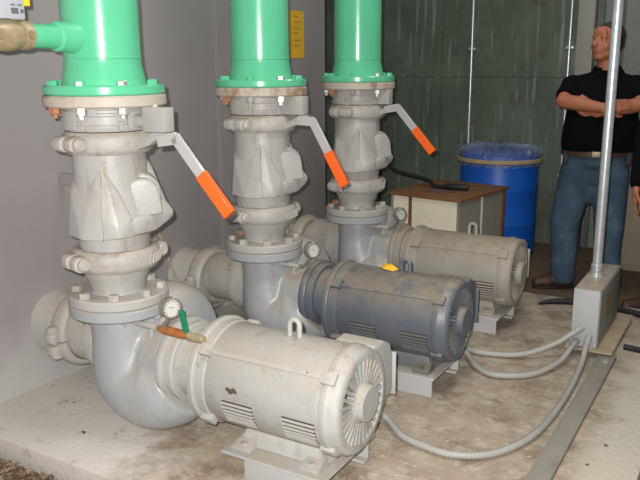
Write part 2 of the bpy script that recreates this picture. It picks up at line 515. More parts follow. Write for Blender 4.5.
def bolt_circle(parent, R, n, nut, head, a_off, mat, name, rust=(), bright=(), r=0.019):
    """a ring of hexagon heads standing on a face (head) or of nuts hanging under one (nut)"""
    off = ORG[parent.name]; first = None; made = []
    for i in range(n):
        a = a_off + 2 * PI * i / n
        if first is None:
            mb = MB()
            if head:
                z0, z1 = head[0] - off.z, head[1] - off.z
                mb.lathe((0, 0, 0), (0, 0, 1), [(z0, 0), (z0, r), (z1 - 0.003, r), (z1, r * 0.85), (z1, 0)], 6)
            else:
                z1, z0 = nut[0] - off.z, nut[1] - off.z
                mb.lathe((0, 0, 0), (0, 0, 1), [(z1, 0), (z1, r), (z0 + 0.016, r), (z0 + 0.013, r * 0.85), (z0 + 0.013, 0.010), (z0, 0.010), (z0, 0)], 6)
            first = mb.build(name, mat, parent, local=True); o = first
        else:
            o = part_copy(first)
        o.location = (R * math.cos(a), R * math.sin(a), 0); o.rotation_euler = (0, 0, a); made.append(o)
    for i, o in enumerate(made):
        if i in rust or i in bright:
            sl = o.material_slots[0]; sl.link = 'OBJECT'; sl.material = RUSTBOLT if i in rust else ZINC
            o['label'] = 'rusted nut' if i in rust else 'bright unpainted bolt head'


VIEWA = math.atan2(RB.y, RB.x)       # azimuth of the camera's side seen from the nearest line

# --- green riser
riser = thing('riser_pipe', 'nearest green painted riser pipe with side branch, left of the other two', 'pipe', (0, 0, 1.32), 'green risers')
b = MB(); b.lathe((0, 0, 0), (0, 0, 1), [(1.362, 0.10), (1.362, 0.1525), (1.40, 0.146), (1.435, 0.1385), (1.452, 0.1375), (1.4535, 0.1402), (1.458, 0.1402), (1.4595, 0.1375), (3.0, 0.1375), (3.0, 0.12)], 56)
pipe_part = b.build('pipe', GREEN, riser)
MB().ring((0, 0, 0), (0, 0, 1), 1.327, 1.362, 0.10, 0.2185, 56, 0.006).build('flange', GREEN, riser)
bolt_circle(riser, 0.186, 8, None, (1.362, 1.378), VIEWA + math.radians(18), GREEN, 'bolt_head', bright=(0,))

# --- shut-off (butterfly) valve
valve = thing('butterfly_valve', 'grey butterfly valve with orange lever under the nearest green riser', 'valve', (0, 0, 1.19), 'butterfly valves')
MB().ring((0, 0, 0), (0, 0, 1), 1.285, 1.3265, 0.10, 0.2215, 56, 0.006).build('rusty_flange', RUSTY, valve)
b = MB(); b.lathe((0, 0, 0), (0, 0, 1), [(1.199, 0.10), (1.199, 0.150), (1.204, 0.153), (1.222, 0.153), (1.224, 0.147), (1.232, 0.147), (1.234, 0.152), (1.2845, 0.152), (1.2845, 0.10)], 56, closed=True)
for a, w_, z0, z1, r in ((-0.12, 0.72, 1.222, 1.255, 0.163), (-1.05, 0.5, 1.203, 1.272, 0.160), (0.62, 0.3, 1.203, 1.272, 0.160), (-0.50, 0.05, 1.203, 1.28, 0.165), (0.12, 0.7, 1.264, 1.278, 0.165), (0.3, 0.12, 1.202, 1.236, 0.167)):
    b.ring((0, 0, 0), (0, 0, 1), z0, z1, 0.14, r, 12, 0.003, ref=(1, 0, 0), a0=VIEWA + a - w_ / 2, a1=VIEWA + a + w_ / 2)
b.build('body', GREY, valve)
bolt_circle(valve, 0.186, 8, (1.2848, 1.247), None, VIEWA + math.radians(18), ZINC, 'nut', rust=(6,), r=0.021)
b = MB(); b.box((0.262, -0.01, 1.243), (0.10, 0.055, 0.086), bev=0.004)
b.cyl((0.14, -0.01, 1.235), (0.21, -0.01, 1.235), 0.024)
b.cyl((0.25, -0.01, 1.283), (0.25, -0.01, 1.296), 0.011)
b.build('lever_bracket', GREY, valve)
b = MB(); b.hull([(x, y, z) for x, z in ((0.30, 1.198), (0.245, 1.198), (0.17, 1.155), (0.17, 1.132), (0.225, 1.150)) for y in (-0.028, 0.005)], 0.003)
b.build('stop_plate', GREY, valve)
# lever: short neck then a long flat arm
PIV = Vector((0.318, -0.035, 1.178))


def strap(mb, pts, wdt, th, y):
    for (x0, z0), (x1, z1) in zip(pts[:-1], pts[1:]):
        d = Vector((x1 - x0, 0, z1 - z0)); L_ = d.length; d.normalize(); n = Vector((-d.z, 0, d.x)) * wdt / 2
        A = Vector((x0, y, z0)) - d * wdt * 0.18; B = Vector((x1, y, z1)) + d * wdt * 0.18
        mb.hull([p + s_ * n + Vector((0, q, 0)) for p in (A, B) for s_ in (-1, 1) for q in (-th / 2, th / 2)], 0.002, 1)


b = MB(); strap(b, [(-0.015, -0.005), (0.06, 0.008), (0.173, -0.115)], 0.042, 0.012, -0.02)
lever = b.build('lever', LEVER, valve, local=True); lever.location = PIV - Vector((0, 0, 1.19)); lever.rotation_euler = (0, math.radians(0.5), 0)
b = MB(); strap(b, [(0.172, -0.114), (0.278, -0.229)], 0.044, 0.022, -0.02)
b.build('grip', ORANGE, lever, local=True)['label'] = 'orange sleeve'

# --- grooved coupling
coup = thing('pipe_coupling', 'grooved clamp coupling under the nearest butterfly valve', 'coupling', (0, 0, 1.135), 'grooved pipe couplings')


def coupling_parts(root, o, axis, r_in, r_out, hw, ear_dir, ear_r):
    """split clamp ring with two bolt ears; axis = pipe axis, ear_dir = direction of the first ear"""
    o = Vector(o); ax = Vector(axis).normalized(); e = Vector(ear_dir); e = (e - ax * e.dot(ax)).normalized(); t = ax.cross(e)
    for s_, nm in ((1, 'clamp_half'), (-1, 'clamp_half')):
        a0 = 0.02 if s_ > 0 else PI + 0.02
        mb = MB(); mb.lathe(o, ax, [(-hw, r_in), (-hw, r_out - 0.014), (-hw * 0.72, r_out - 0.004), (-hw * 0.5, r_out), (hw * 0.5, r_out), (hw * 0.72, r_out - 0.004), (hw, r_out - 0.014), (hw, r_in)], 28, closed=True, ref=e, a0=a0, a1=a0 + PI - 0.04)
        for q in (1, -1):
            c = o + e * q * (r_out - 0.002) + t * s_ * 0.03
            mb.hull([c + e * q * u * 0.036 + t * s_ * v * 0.024 + ax * w_ * hw * 0.72 for u in (-1, 0.6) for v in (-1, 1) for w_ in (-1, 1)] + [c + e * q * 0.040 + t * s_ * v * 0.02 + ax * w_ * hw * 0.4 for v in (-1, 1) for w_ in (-1, 1)], 0.006)
        # raised casting bars on the outer face
        for i in range(7):
            a = a0 + (0.55 if s_ < 0 else 1.6) + i * 0.13
            rr = e * math.cos(a) + t * math.sin(a); tt = ax.cross(rr)
            c = o + rr * (r_out + 0.001)
            mb.hull([c + rr * u + tt * (v + w_ * 0.35) + ax * w_ for u in (-0.006, 0.0035) for v in (-0.0045, 0.0045) for w_ in (-hw * 0.45, hw * 0.45)])
        mb.build(nm, CAST, root)
    for q in (1, -1):
        c = o + e * q * (r_out + 0.002)
        mb = MB(); mb.cyl(c - t * 0.072, c + t * 0.072, 0.012, seg=12)
        for s_ in (-1, 1):
            mb.lathe(c + t * s_ * 0.05, t * s_, [(0, 0), (0, 0.027), (0.016, 0.027), (0.026, 0.018), (0.026, 0)], 18)
        mb.build('clamp_bolt', CAST, root)


EARD = RA * -0.80 + RB * 0.60
coupling_parts(coup, (0, 0, 1.156), (0, 0, 1), 0.137, 0.1655, 0.040, EARD, 0)
coup2 = thing('pipe_coupling', 'grooved clamp coupling between check valve and reducer of the nearest line', 'coupling', (0, 0, 0.678), 'grooved pipe couplings')
coupling_parts(coup2, (0, 0, 0.717), (0, 0, 1), 0.137, 0.166, 0.041, RA * -0.86 + RB * 0.51, 0)

# --- check valve: neck, faceted wedge body and arched bonnet
check = thing('check_valve', 'faceted grey check valve body on the nearest line', 'valve', (0, 0, 0.70), 'check valves')
b = MB(); b.lathe((0, 0, 0), (0, 0, 1), [(1.180, 0.11), (1.180, 0.1355), (1.03, 0.1355), (0.97, 0.140), (0.90, 0.15), (0.85, 0.154), (0.828, 0.15), (0.82, 0.134), (0.75, 0.132), (0.6765, 0.132), (0.6765, 0.11)], 56, closed=True)
b.hull([Q(-0.035, 0.128, 1.085), Q(-0.138, 0.0, 1.03), Q(-0.163, 0.0, 0.818), Q(-0.148, 0.04, 0.98), Q(-0.165, 0.06, 0.818), Q(-0.12, 0.145, 0.813), Q(-0.04, 0.188, 0.813), Q(-0.045, 0.180, 0.90), Q(0, 0, 0.818), Q(0, 0, 1.0)], 0.006)
b.hull([Q(-0.03, 0.128, 1.085), Q(0.022, 0.134, 0.99), Q(0.065, 0.165, 0.885), Q(0.075, 0.155, 0.818), Q(0.016, 0.188, 0.818), Q(0.012, 0.186, 0.86), Q(-0.045, 0.176, 0.813), Q(-0.045, 0.168, 0.90), Q(0, 0, 0.818), Q(0, 0, 1.0)], 0.006)
b.build('body', GREY, check)
b = MB()
rim = []
for i in range(11):
    t_ = PI * i / 10
    rim.append((0.098 - 0.080 * math.cos(t_), 0.965 + 0.078 * math.sin(t_)))
b.hull([Q(a, d, z) for a, z in [(0.06, 0.885)] + rim + [(0.178, 0.89)] for d in (0.088, -0.03)], 0.012, 3)
arch = []
for i in range(9):
    t_ = PI * i / 8
    arch.append((0.107 - 0.064 * math.cos(t_), 0.965 + 0.062 * math.sin(t_)))
arch = [(0.044, 0.874)] + arch + [(0.18, 0.888)]
nd = (RB * 0.9 + RA * 0.44).normalized()
pts = []
for a, z in arch:
    pts.append(Q(a, 0.12, z)); pts.append(Q(a, -0.03, z))
b.hull(pts, 0.012, 3)
b.hull([Q(0.065, 0.16, 0.882), Q(0.065, 0.15, 0.818), Q(0.12, 0.135, 0.88), Q(0.225, 0.02, 0.885), Q(0.228, 0.02, 0.86), Q(0.15, 0.10, 0.823), Q(0.15, -0.08, 0.818), Q(0.215, -0.05, 0.88), Q(0.02, 0.0, 0.818), Q(0.02, 0, 0.88), Q(0.185, -0.02, 0.945)], 0.01)
b.hull([Q(0.128, -0.05, 1.095), Q(0.155, -0.05, 1.05), Q(0.185, -0.03, 0.95), Q(0.222, 0.0, 0.86), Q(0.05, -0.12, 1.09), Q(0.05, -0.15, 0.88), Q(0.2, -0.1, 0.87), Q(0.15, -0.1, 1.05), Q(0.05, 0, 0.88), Q(0.05, 0, 1.08)], 0.012)
b.build('bonnet', GREY, check)
b = MB()
for i in range(26):
    a = VIEWA - 1.5 + 3.0 * i / 25
    b.ball((0.147 * math.cos(a), 0.147 * math.sin(a), 0.817 + random.uniform(-0.002, 0.002)), (0.012, 0.012, 0.004), 8)
rs = b.build('rust_rim', RUSTBOLT, check); rs['label'] = 'rust along the lower edge'

# --- conical reducer with flange
redu = thing('pipe_reducer', 'conical grey reducer with bolted flange, nearest line', 'pipe fitting', (0, 0, 0.54), 'pipe reducers')
b = MB(); b.lathe((0, 0, 0), (0, 0, 1), [(0.54, 0.08), (0.580, 0.08), (0.580, 0.105), (0.594, 0.102), (0.635, 0.116), (0.672, 0.130), (0.676, 0.130), (0.676, 0.10)], 48)
b.build('cone', GREY, redu)
MB().ring((0, 0, 0), (0, 0, 1), 0.5405, 0.580, 0.08, 0.192, 56, 0.006).build('flange', GREY, redu)
bolt_circle(redu, 0.160, 8, None, (0.580, 0.602), VIEWA + math.radians(38), CAST, 'bolt_head', rust=(4,), r=0.021)

# --- pump: discharge barrel, snail casing, motor adapter, suction nozzle
pump = thing('pump', 'grey snail-shaped water pump casing of the nearest line', 'pump', (0, 0.05, 0), 'pumps')
CY, CZ = 0.20, 0.285
b = MB()
path = [(0.004, 0, 0.496), (0.008, 0, 0.44), (0.012, 0, 0.38), (0.016, 0.0, 0.33), (0.022, 0.004, 0.285), (0.032, 0.012, 0.245), (0.066, 0.024, 0.215), (0.11, 0.04, 0.198), (0.16, 0.055, 0.20), (0.21, 0.065, 0.22), (0.255, 0.07, 0.25)]
b.tube(catmull(path, 4), sum([[a_ + (c_ - a_) * j / 4 for j in range(4)] for a_, c_ in zip([0.120, 0.121, 0.123, 0.129, 0.139, 0.153, 0.168, 0.180, 0.184, 0.178], [0.121, 0.123, 0.129, 0.139, 0.153, 0.168, 0.180, 0.184, 0.178, 0.16])], []) + [0.16], 48)
prof = [(-0.16, 0), (-0.16, 0.14), (-0.08, 0.17)]
for i in range(13):
    a = PI * (1 - i / 12)
    prof.append((0.05 + 0.12 * math.cos(a), 0.17 + 0.095 * math.sin(a)))
prof += [(0.18, 0.15), (0.18, 0)]
b.lathe((0.0, CY, CZ + 0.01), (1, 0, 0), prof, 56)
b.cyl((0.15, 0.07, 0.295), (0.262, 0.07, 0.31), 0.15, 0.15, 40)
for v in b.bm.verts:
    v.co.y -= 0.05
organic(b, 'casing', PUMPG, pump, 0.011, 5)
MB().ring((0, 0, 0), (0, 0, 1), 0.497, 0.5397, 0.08, 0.192, 56, 0.006).build('discharge_flange', PUMPG, pump)
bolt_circle(pump, 0.160, 8, (0.4968, 0.462), None, VIEWA + math.radians(38), PUMPG, 'nut', r=0.020)
b = MB(); b.lathe((0, CY, CZ), (1, 0, 0), [(-0.445, 0.12), (-0.445, 0.14), (-0.28, 0.14), (-0.27, 0.165), (-0.24, 0.17), (-0.23, 0.165), (-0.15, 0.155), (-0.15, 0.12)], 48)
for i in range(8):
    a = 2 * PI * i / 8 + 0.2
    b.lathe((-0.28, CY + 0.147 * math.cos(a), CZ + 0.147 * math.sin(a)), (1, 0, 0), [(-0.014, 0), (-0.014, 0.016), (0.07, 0.016), (0.07, 0)], 6)
b.build('suction_nozzle', CAST, pump)
AY, AZ = 0.07, 0.315
b = MB(); b.lathe((0, AY, AZ), (1, 0, 0), [(0.255, 0.08), (0.255, 0.166), (0.261, 0.170), (0.283, 0.170), (0.289, 0.166), (0.291, 0.155), (0.318, 0.155), (0.324, 0.148), (0.324, 0.130), (0.433, 0.130), (0.433, 0.08)], 56)
b.build('motor_adapter', MOTOR, pump)
for i in range(8):
    a = 2 * PI * i / 8 + 0.25
    o = None
    if i == 0:
        mb = MB(); mb.lathe((0, 0, 0), (1, 0, 0), [(-0.01, 0), (-0.01, 0.011), (0.012, 0.011), (0.012, 0)], 6); ab = mb.build('adapter_bolt', MOTOR, pump, local=True); o = ab
    else:
        o = part_copy(ab)
    o.location = (0.295, AY + 0.142 * math.cos(a) - 0.05, AZ + 0.142 * math.sin(a))
# --- suction pipe out of the wall and its clamp
suct = thing('suction_pipe', 'short grey suction pipe stub coming out of the wall, nearest line', 'pipe', (-0.6, CY, 0.1), 'suction pipes')
MB().lathe((0, CY, CZ), (1, 0, 0), [(-0.619, 0.0), (-0.619, 0.15), (-0.605, 0.148), (-0.595, 0.143), (-0.450, 0.140), (-0.450, 0.0)], 48).build('stub', GREY, suct)
scoup = thing('pipe_coupling', 'bolted clamp coupling on the nearest suction pipe beside the wall', 'coupling', (-0.447, CY, CZ), 'suction couplings')
coupling_parts(scoup, (-0.435, CY, CZ), (1, 0, 0), 0.1445, 0.172, 0.042, (0, -0.97, -0.12), 0)

# --- electric motor
MX0, MX1 = 0.36, 1.05


def build_motor(label):
    t = thing('electric_motor', label, 'motor', (0.65, AY, 0.1), 'pump motors')
    c = (0, AY, AZ)
    b = MB(); b.lathe(c, (1, 0, 0), [(0.487, 0), (0.487, 0.182), (0.495, 0.187), (0.985, 0.187), (0.99, 0.183), (0.99, 0)], 72)
    # split line lip along the shell
    for sgn in (-1, 1):
        b.box((0.735, AY + sgn * 0.137, AZ + 0.125), (0.49, 0.016, 0.010), rot=(-sgn * 0.75, 0, 0), bev=0.002)
    b.build('shell', MOTOR, t)
    b = MB(); b.lathe(c, (1, 0, 0), [(0.434, 0.0), (0.434, 0.196), (0.439, 0.201), (0.457, 0.203), (0.463, 0.199), (0.465, 0.192), (0.500, 0.192), (0.505, 0.187), (0.505, 0)], 64)
    for a in (42, 138, 222, 318):
        a = math.radians(a); y = AY + 0.196 * math.cos(a); z = AZ + 0.196 * math.sin(a)
        b.box((0.492, y, z), (0.052, 0.03, 0.045), rot=(a, 0, 0), bev=0.006)
    b.build('drive_end_flange', MOTOR, t)
    b = MB(); b.lathe(c, (1, 0, 0), [(0.972, 0), (0.972, 0.189), (0.977, 0.192), (0.995, 0.192), (1.0, 0.188), (1.022, 0.186), (1.036, 0.180), (1.042, 0.170), (1.042, 0.150), (1.012, 0.146), (1.012, 0)], 64)
    for a in (42, 138, 222, 318):
        a = math.radians(a); y = AY + 0.186 * math.cos(a); z = AZ + 0.186 * math.sin(a)
        b.box((0.990, y, z), (0.055, 0.03, 0.045), rot=(a, 0, 0), bev=0.006)
    b.build('end_bell', MOTOR, t)
    b = MB()
    for i in range(30):
        a = 2 * PI * i / 30; d = Vector((0, math.cos(a), math.sin(a))); q = Vector((0, -math.sin(a), math.cos(a)))
        p = Vector((1.026, AY, AZ))
        b.hull([p + d * r_ + q * s_ * (0.0050 if r_ < 0.1 else 0.0066) + Vector((x_, 0, 0)) for r_ in (0.07, 0.150) for s_ in (-1, 1) for x_ in (-0.01, 0.014)])
    g = b.build('fan_grille', MOTOR, t); g['label'] = 'ring of radial cooling slots'
    MB().lathe(c, (1, 0, 0), [(1.013, 0), (1.013, 0.149), (1.016, 0.149), (1.016, 0)], 40).build('grille_recess', VENT, t)
    MB().lathe(c, (1, 0, 0), [(1.014, 0), (1.014, 0.078), (1.040, 0.074), (1.044, 0.066), (1.064, 0.064), (1.070, 0.058), (1.070, 0)], 40).build('hub_cap', MOTOR, t)
    # louvred vents low on both sides
    for sgn in (-1, 1):
        for x0, x1 in ((0.582, 0.710), (0.832, 0.958)):
            bb = MB(); bk_ = MB()
            A0, A1 = math.radians(-37), math.radians(-7)
            bk_.lathe(c, (1, 0, 0), [(x0, 0.184), (x0, 0.1885), (x1, 0.1885), (x1, 0.184)], 10, closed=True, ref=(0, sgn, 0), a0=A0 if sgn > 0 else -A1, a1=A1 if sgn > 0 else -A0)
            v = bk_.build('vent', VENT, t)
            for i in range(6):
                a = A0 + (A1 - A0) * (i + 0.5) / 6
                d = Vector((0, sgn * math.cos(a), math.sin(a))); q = Vector((0, -sgn * math.sin(a), math.cos(a)))
                p = Vector(((x0 + x1) / 2, AY, AZ)) + d * 0.190
                L2 = (x1 - x0) / 2
                bb.hull([p + Vector((s1 * L2, 0, 0)) + q * s2 * 0.0034 + d * dd for s1 in (-1, 1) for s2, dd in ((-1, 0.0035), (-1, -0.003), (1, 0.001), (1, -0.003))])
            bb.build('louvre', MOTOR, v)
    # lifting eye
    b = MB(); pts = [(0.75, AY, AZ + 0.18)] + [(0.77 - 0.02 * math.cos(PI * i / 8), AY, AZ + 0.228 + 0.02 * math.sin(PI * i / 8)) for i in range(9)] + [(0.79, AY, AZ + 0.18)]
    b.tube(pts, 0.0095, 10); b.build('lifting_eye', MOTOR, t)
    # conduit box on the far side
    b = MB(); b.hull([(x, y, z) for x in (0.83, 1.0) for y, z in ((AY + 0.16, 0.225), (AY + 0.15, 0.42), (AY + 0.18, 0.445), (AY + 0.24, 0.450), (AY + 0.30, 0.42), (AY + 0.325, 0.37), (AY + 0.325, 0.23), (AY + 0.31, 0.21))], 0.016, 3)
    jb = b.build('terminal_box', MOTOR, t)
    MB().box((0.915, AY + 0.329, 0.29), (0.19, 0.008, 0.17), bev=0.003).build('terminal_box_cover', MOTOR, jb)
    # cast feet and the saddle between them
    for x0, x1 in ((0.60, 0.68), (0.88, 0.96)):
        for sgn in (-1, 1):
            b = MB(); b.hull([(x0, AY + sgn * 0.165, 0.101), (x1, AY + sgn * 0.165, 0.101), (x0, AY + sgn * 0.09, 0.101), (x1, AY + sgn * 0.09, 0.101), (x0, AY + sgn * 0.165, 0.112), (x1, AY + sgn * 0.165, 0.112),
                             (x0 + 0.01, AY + sgn * 0.10, 0.135), (x1 - 0.01, AY + sgn * 0.10, 0.135), (x0 + 0.01, AY + sgn * 0.09, 0.135), (x1 - 0.01, AY + sgn * 0.09, 0.135)], 0.004)
            b.lathe(((x0 + x1) / 2, AY + sgn * 0.145, 0.112), (0, 0, 1), [(0, 0), (0, 0.014), (0.016, 0.014), (0.016, 0)], 6)
            b.build('foot', MOTOR, t)
    b = MB()
    b.hull([(x, AY + y, z) for x, y, z in ((0.60, -0.12, 0.102), (0.60, 0.12, 0.102), (0.96, -0.12, 0.102), (0.96, 0.12, 0.102), (0.63, -0.105, 0.165), (0.63, 0.105, 0.165), (0.93, -0.105, 0.165), (0.93, 0.105, 0.165))], 0.006)
    b.build('base_saddle', MOTOR, t)
    return t


motor = build_motor('dusty light grey electric motor nearest the camera, in the foreground')

stand = thing('motor_stand', 'low steel stand under the nearest light grey motor', 'stand', (0.7, AY, 0), 'motor stands')
MB().box((0.785, AY, 0.094), (0.42, 0.38, 0.012), bev=0.002).build('top_plate', STEEL, stand)
for sgn in (-1, 1):
    for x0, x1 in ((0.66, 0.98),):
        b = MB(); b.box(((x0 + x1) / 2, AY + sgn * 0.165, 0.0445), (x1 - x0, 0.012, 0.087), bev=0.002)
        b.box(((x0 + x1) / 2, AY + sgn * 0.15, 0.006), (x1 - x0, 0.04, 0.01), bev=0.002)
        b.build('leg', STEEL, stand)

# --- pressure gauge on a tap under the pump flange
gauge = thing('pressure_gauge', 'small round pressure gauge with green-handled tap on the nearest pump', 'gauge', (0.17, -0.05, 0.42), 'pressure gauges')
GD = Vector((0.998, -0.06, 0.0)).normalized()
GX0 = Vector((0.110, -0.045, 0.476))        # tap on the barrel, just under the flange
b = MB(); b.tube([GX0, GX0 + GD * 0.06, GX0 + GD * 0.13], 0.012, 10); b.tube([GX0 + GD * 0.1 + Vector((0, 0, 0.01)), GX0 + GD * 0.1 - Vector((0, 0, 0.045))], 0.009, 8); b.build('nipple', GREY, gauge)
GC = Vector((0.318, -0.058, 0.568))
gn = Vector((0.93, -0.36, 0.05)).normalized()
b = MB(); b.tube([GX0 + GD * 0.12, GX0 + GD * 0.15 + Vector((0, 0, 0.002)), GX0 + GD * 0.172 + Vector((0, 0, 0.018)), GC - gn * 0.015 - Vector((0, 0, 0.036))], 0.009, 10); b.build('riser_stem', STAINL, gauge)
b = MB(); b.lathe(GC - gn * 0.03, gn, [(0, 0), (0, 0.032), (0.008, 0.039), (0.038, 0.040), (0.042, 0.037), (0.042, 0.033), (0.034, 0.032), (0.034, 0)], 32); gc = b.build('case', STAINL, gauge)
b = MB(); b.lathe(GC - gn * 0.03, gn, [(0.0345, 0), (0.0345, 0.032), (0.036, 0.032), (0.036, 0)], 32); dl = b.build('dial', DIALW, gauge)
gx, gy, _ = frame(gn, (0, 0, 1))
b = MB(); o_ = GC + gn * 0.0065
b.hull([o_ + gx * u * 0.0012 + gy * v for u in (-1, 1) for v in (-0.008,)] + [o_ + gx * 0.010 + gy * 0.018, o_ + gn * 0.001 + gx * 0.010 + gy * 0.018, o_ + gn * 0.001 - gy * 0.008 + gx * 0.001, o_ + gn * 0.001 - gy * 0.008 - gx * 0.001])
for i in range(13):
    a = math.radians(-135 + 270 * i / 12); d = gx * math.cos(a) + gy * math.sin(a); q = gn.cross(d)
    b.hull([o_ + d * r_ + q * s_ * 0.0009 + gn * h for r_ in (0.024, 0.030) for s_ in (-1, 1) for h in (-0.001, 0.0004)])
b.build('needle_and_marks', DARK, dl)

# ------------------------------------------------------------------ copies down the row, then the nearest line's own extras
YO = [0.0, -0.055, -0.15]          # the farther pump sets stand a little closer
DZ = [0.0, -0.015, -0.02]
ord2 = ['middle', 'farthest']
riserB = dup(riser, Vector((0, 1, 1.32)), 'middle green painted riser pipe beside the yellow wall note')
riserC = dup(riser, Vector((0, 2, 1.32)), 'farthest green painted riser pipe at the wall end')
valves = [valve]
for k, lab in ((1, 'grey butterfly valve with orange lever under the middle green riser'), (2, 'grey butterfly valve with orange lever under the farthest green riser')):
    v = dup(valve, Vector((0, k, 1.19)), lab); valves.append(v)
for k in (1, 2):
    for c in kids(valves[k]):
        if c.name.startswith(('lever', 'stop_plate')):
            c.location.x -= (0.055 if k == 1 else 0.09) * (0.25 if c.name.startswith('stop') else 1)
            if k == 1 and 'bracket' not in c.name and c.name.startswith('lever'):
                c.rotation_euler = (0, math.radians(12), 0)
for k in (1, 2):
    dup(coup, Vector((0, k, 1.135)), 'grooved clamp coupling under the %s butterfly valve' % ord2[k - 1])
    dup(coup2, Vector((0, k, 0.678)), 'grooved clamp coupling between check valve and reducer of the %s line' % ord2[k - 1])
    dup(check, Vector((0, k, 0.70)), 'faceted grey check valve body on the %s line' % ord2[k - 1])
    dup(redu, Vector((0, k, 0.54)), 'conical grey reducer with bolted flange, %s line' % ord2[k - 1])
    dup(pump, Vector((0, 0.05 + k, 0)), 'grey snail-shaped water pump casing of the %s line' % ord2[k - 1], swap={MOTOR: MOTOR_D if k == 1 else MOTOR_B})
    dup(suct, Vector((-0.6, CY + k - 0.09 * (k > 0), 0.1)), 'short grey suction pipe stub coming out of the wall, %s line' % ord2[k - 1])
    dup(scoup, Vector((-0.447, CY + k - 0.09 * (k > 0), CZ)), 'bolted clamp coupling on the %s suction pipe beside the wall' % ord2[k - 1])
dup(motor, Vector((0.65, AY + 1 + YO[1], 0.1 + 0.0)), 'dark slate grey electric motor between the two pale motors', swap={MOTOR: MOTOR_D})
dup(motor, Vector((0.65, AY + 2 + YO[2], 0.1 + 0.0)), 'dusty beige grey electric motor farthest back, in front of the crate', swap={MOTOR: MOTOR_B})
dup(stand, Vector((0.7, AY + 1 + YO[1], 0)), 'low steel stand under the dark slate motor')
dup(stand, Vector((0.7, AY + 2 + YO[2], 0)), 'low steel stand under the farthest beige grey motor')
dup(gauge, Vector((0.17, 0.95, 0.42)), 'small round pressure gauge on the middle pump behind the dark motor')
dup(gauge, Vector((0.17, 1.95, 0.42)), 'small round pressure gauge on the farthest pump in front of the crate')

# the nearest riser's side branch
BZ = 1.526
b = MB(); b.lathe((0, 0, BZ), (0, -1, 0), [(0.10, 0), (0.10, 0.058), (0.150, 0.056), (0.165, 0.052), (0.205, 0.050), (0.212, 0.041), (0.333, 0.039), (0.333, 0)], 36)
br = b.build('branch_pipe', GREEN, riser)
# brass ball valve threaded on the branch, its lever up
bv = thing('ball_valve', 'tarnished brass ball valve with yellow handle at the end of the green branch', 'valve', (0, -0.38, 1.48))
b = MB(); b.lathe((0, 0, BZ), (0, -1, 0), [(0.322, 0.04), (0.322, 0.047), (0.348, 0.047), (0.355, 0.043), (0.375, 0.049), (0.41, 0.053), (0.44, 0.049), (0.455, 0.043), (0.462, 0.047), (0.50, 0.047), (0.50, 0.04)], 16)
b.cyl((0.045, -0.342, BZ), (0.058, -0.342, BZ), 0.013, seg=12)
b.cyl((0.045, -0.46, BZ), (0.060, -0.46, BZ), 0.016, seg=12)
b.build('body', BRASS, bv)
b = MB(); b.cyl((0, -0.375, BZ + 0.045), (0, -0.375, BZ + 0.08), 0.022, seg=14); b.box((0.012, -0.36, BZ + 0.09), (0.016, 0.036, 0.09), bev=0.003)
hd = b.build('handle_stem', BRASS, bv)
b = MB(); b.box((0.012, -0.336, BZ + 0.175), (0.024, 0.038, 0.17), bev=0.005); b.build('handle_sleeve', YELLOW, hd)['label'] = 'yellow grip'
tg = thing('valve_tag', 'grey printed tag hanging on the brass valve at top left', 'tag', (0.03, -0.38, 1.59))
b = MB(); b.box((0.050, -0.415, 1.655), (0.005, 0.10, 0.165), bev=0.002); tb = b.build('plate', TAG, tg)
b = MB()
for z, y0, y1 in ((1.70, -0.43, -0.35), (1.672, -0.42, -0.345), (1.655, -0.43, -0.36), (1.637, -0.41, -0.35), (1.615, -0.385, -0.37), (1.615, -0.36, -0.345)):
    b.box((0.0528, (y0 + y1) / 2 - 0.03, z), (0.001, y1 - y0, 0.005))
b.box((0.0528, -0.402, 1.597), (0.001, 0.026, 0.018)); b.box((0.0528, -0.375, 1.597), (0.001, 0.012, 0.012))
b.build('print', TAGINK, tb)

# dark grime spots on the nearest motor's side
for x_, ph, rx_, rz_ in ((0.625, 6, 0.026, 0.010), (0.905, 42, 0.013, 0.005)):
    a = math.radians(ph); b = MB()
    b.ball((x_, AY - 0.187 * math.cos(a), AZ + 0.187 * math.sin(a)), (rx_, 0.0015, rz_), 12, rot=(-a, 0, 0))
    for v in b.bm.verts:
        v.co.z += 0.004 * math.sin(v.co.x * 210)
    b.build('grime_spot', CHIP, motor)['label'] = 'dark grime spot'

# green-handled tap on the nearest gauge
b = MB(); TP = Vector((0.265, -0.054, 0.476))
b.tube([TP - GD * 0.012, TP + GD * 0.015, TP + GD * 0.10, TP + GD * 0.13], [0.012, 0.0175, 0.0175, 0.013], 14)
tv = b.build('tap_body', BROWN_VALVE, gauge); tv['label'] = 'rust orange valve body'
b = MB(); b.tube([TP + GD * 0.13, TP + GD * 0.135, TP + GD * 0.205 , TP + GD * 0.21], [0.011, 0.016, 0.016, 0.012], 12); b.build('outlet', BRASS, tv)
b = MB(); hp = TP + GD * 0.115
b.hull([hp + GD * u + Vector((0, v, 0)) + Vector((0, 0, z)) for u, z in ((0.0, 0.012), (0.022, 0.012), (-0.022, 0.092), (0.002, 0.096)) for v in (-0.008, 0.004)], 0.003); b.build('tap_handle', TEAL, tv)['label'] = 'green handle'

# thin rod leaning on the wall behind the first pump
a_, b__ = Vector((-0.610, 0.80, 0.80)), Vector((-0.27, 0.80, 0.006))
tag(MB().tube([a_, b__], 0.006, 8).build('wooden_rod', ROPE), 'thin tan rod leaning against the wall between the first two lines', 'rod')

# stub bracket on the wall behind the nearest check valve
t = thing('wall_bracket', 'small grey strut bracket on the wall left of the nearest check valve', 'bracket', (-0.61, 0.28, 0.92))
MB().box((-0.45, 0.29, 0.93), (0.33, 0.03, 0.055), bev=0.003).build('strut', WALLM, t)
MB().cyl((-0.45, 0.268, 0.915), (-0.45, 0.258, 0.915), 0.02).build('end_cap', BRASS, t)

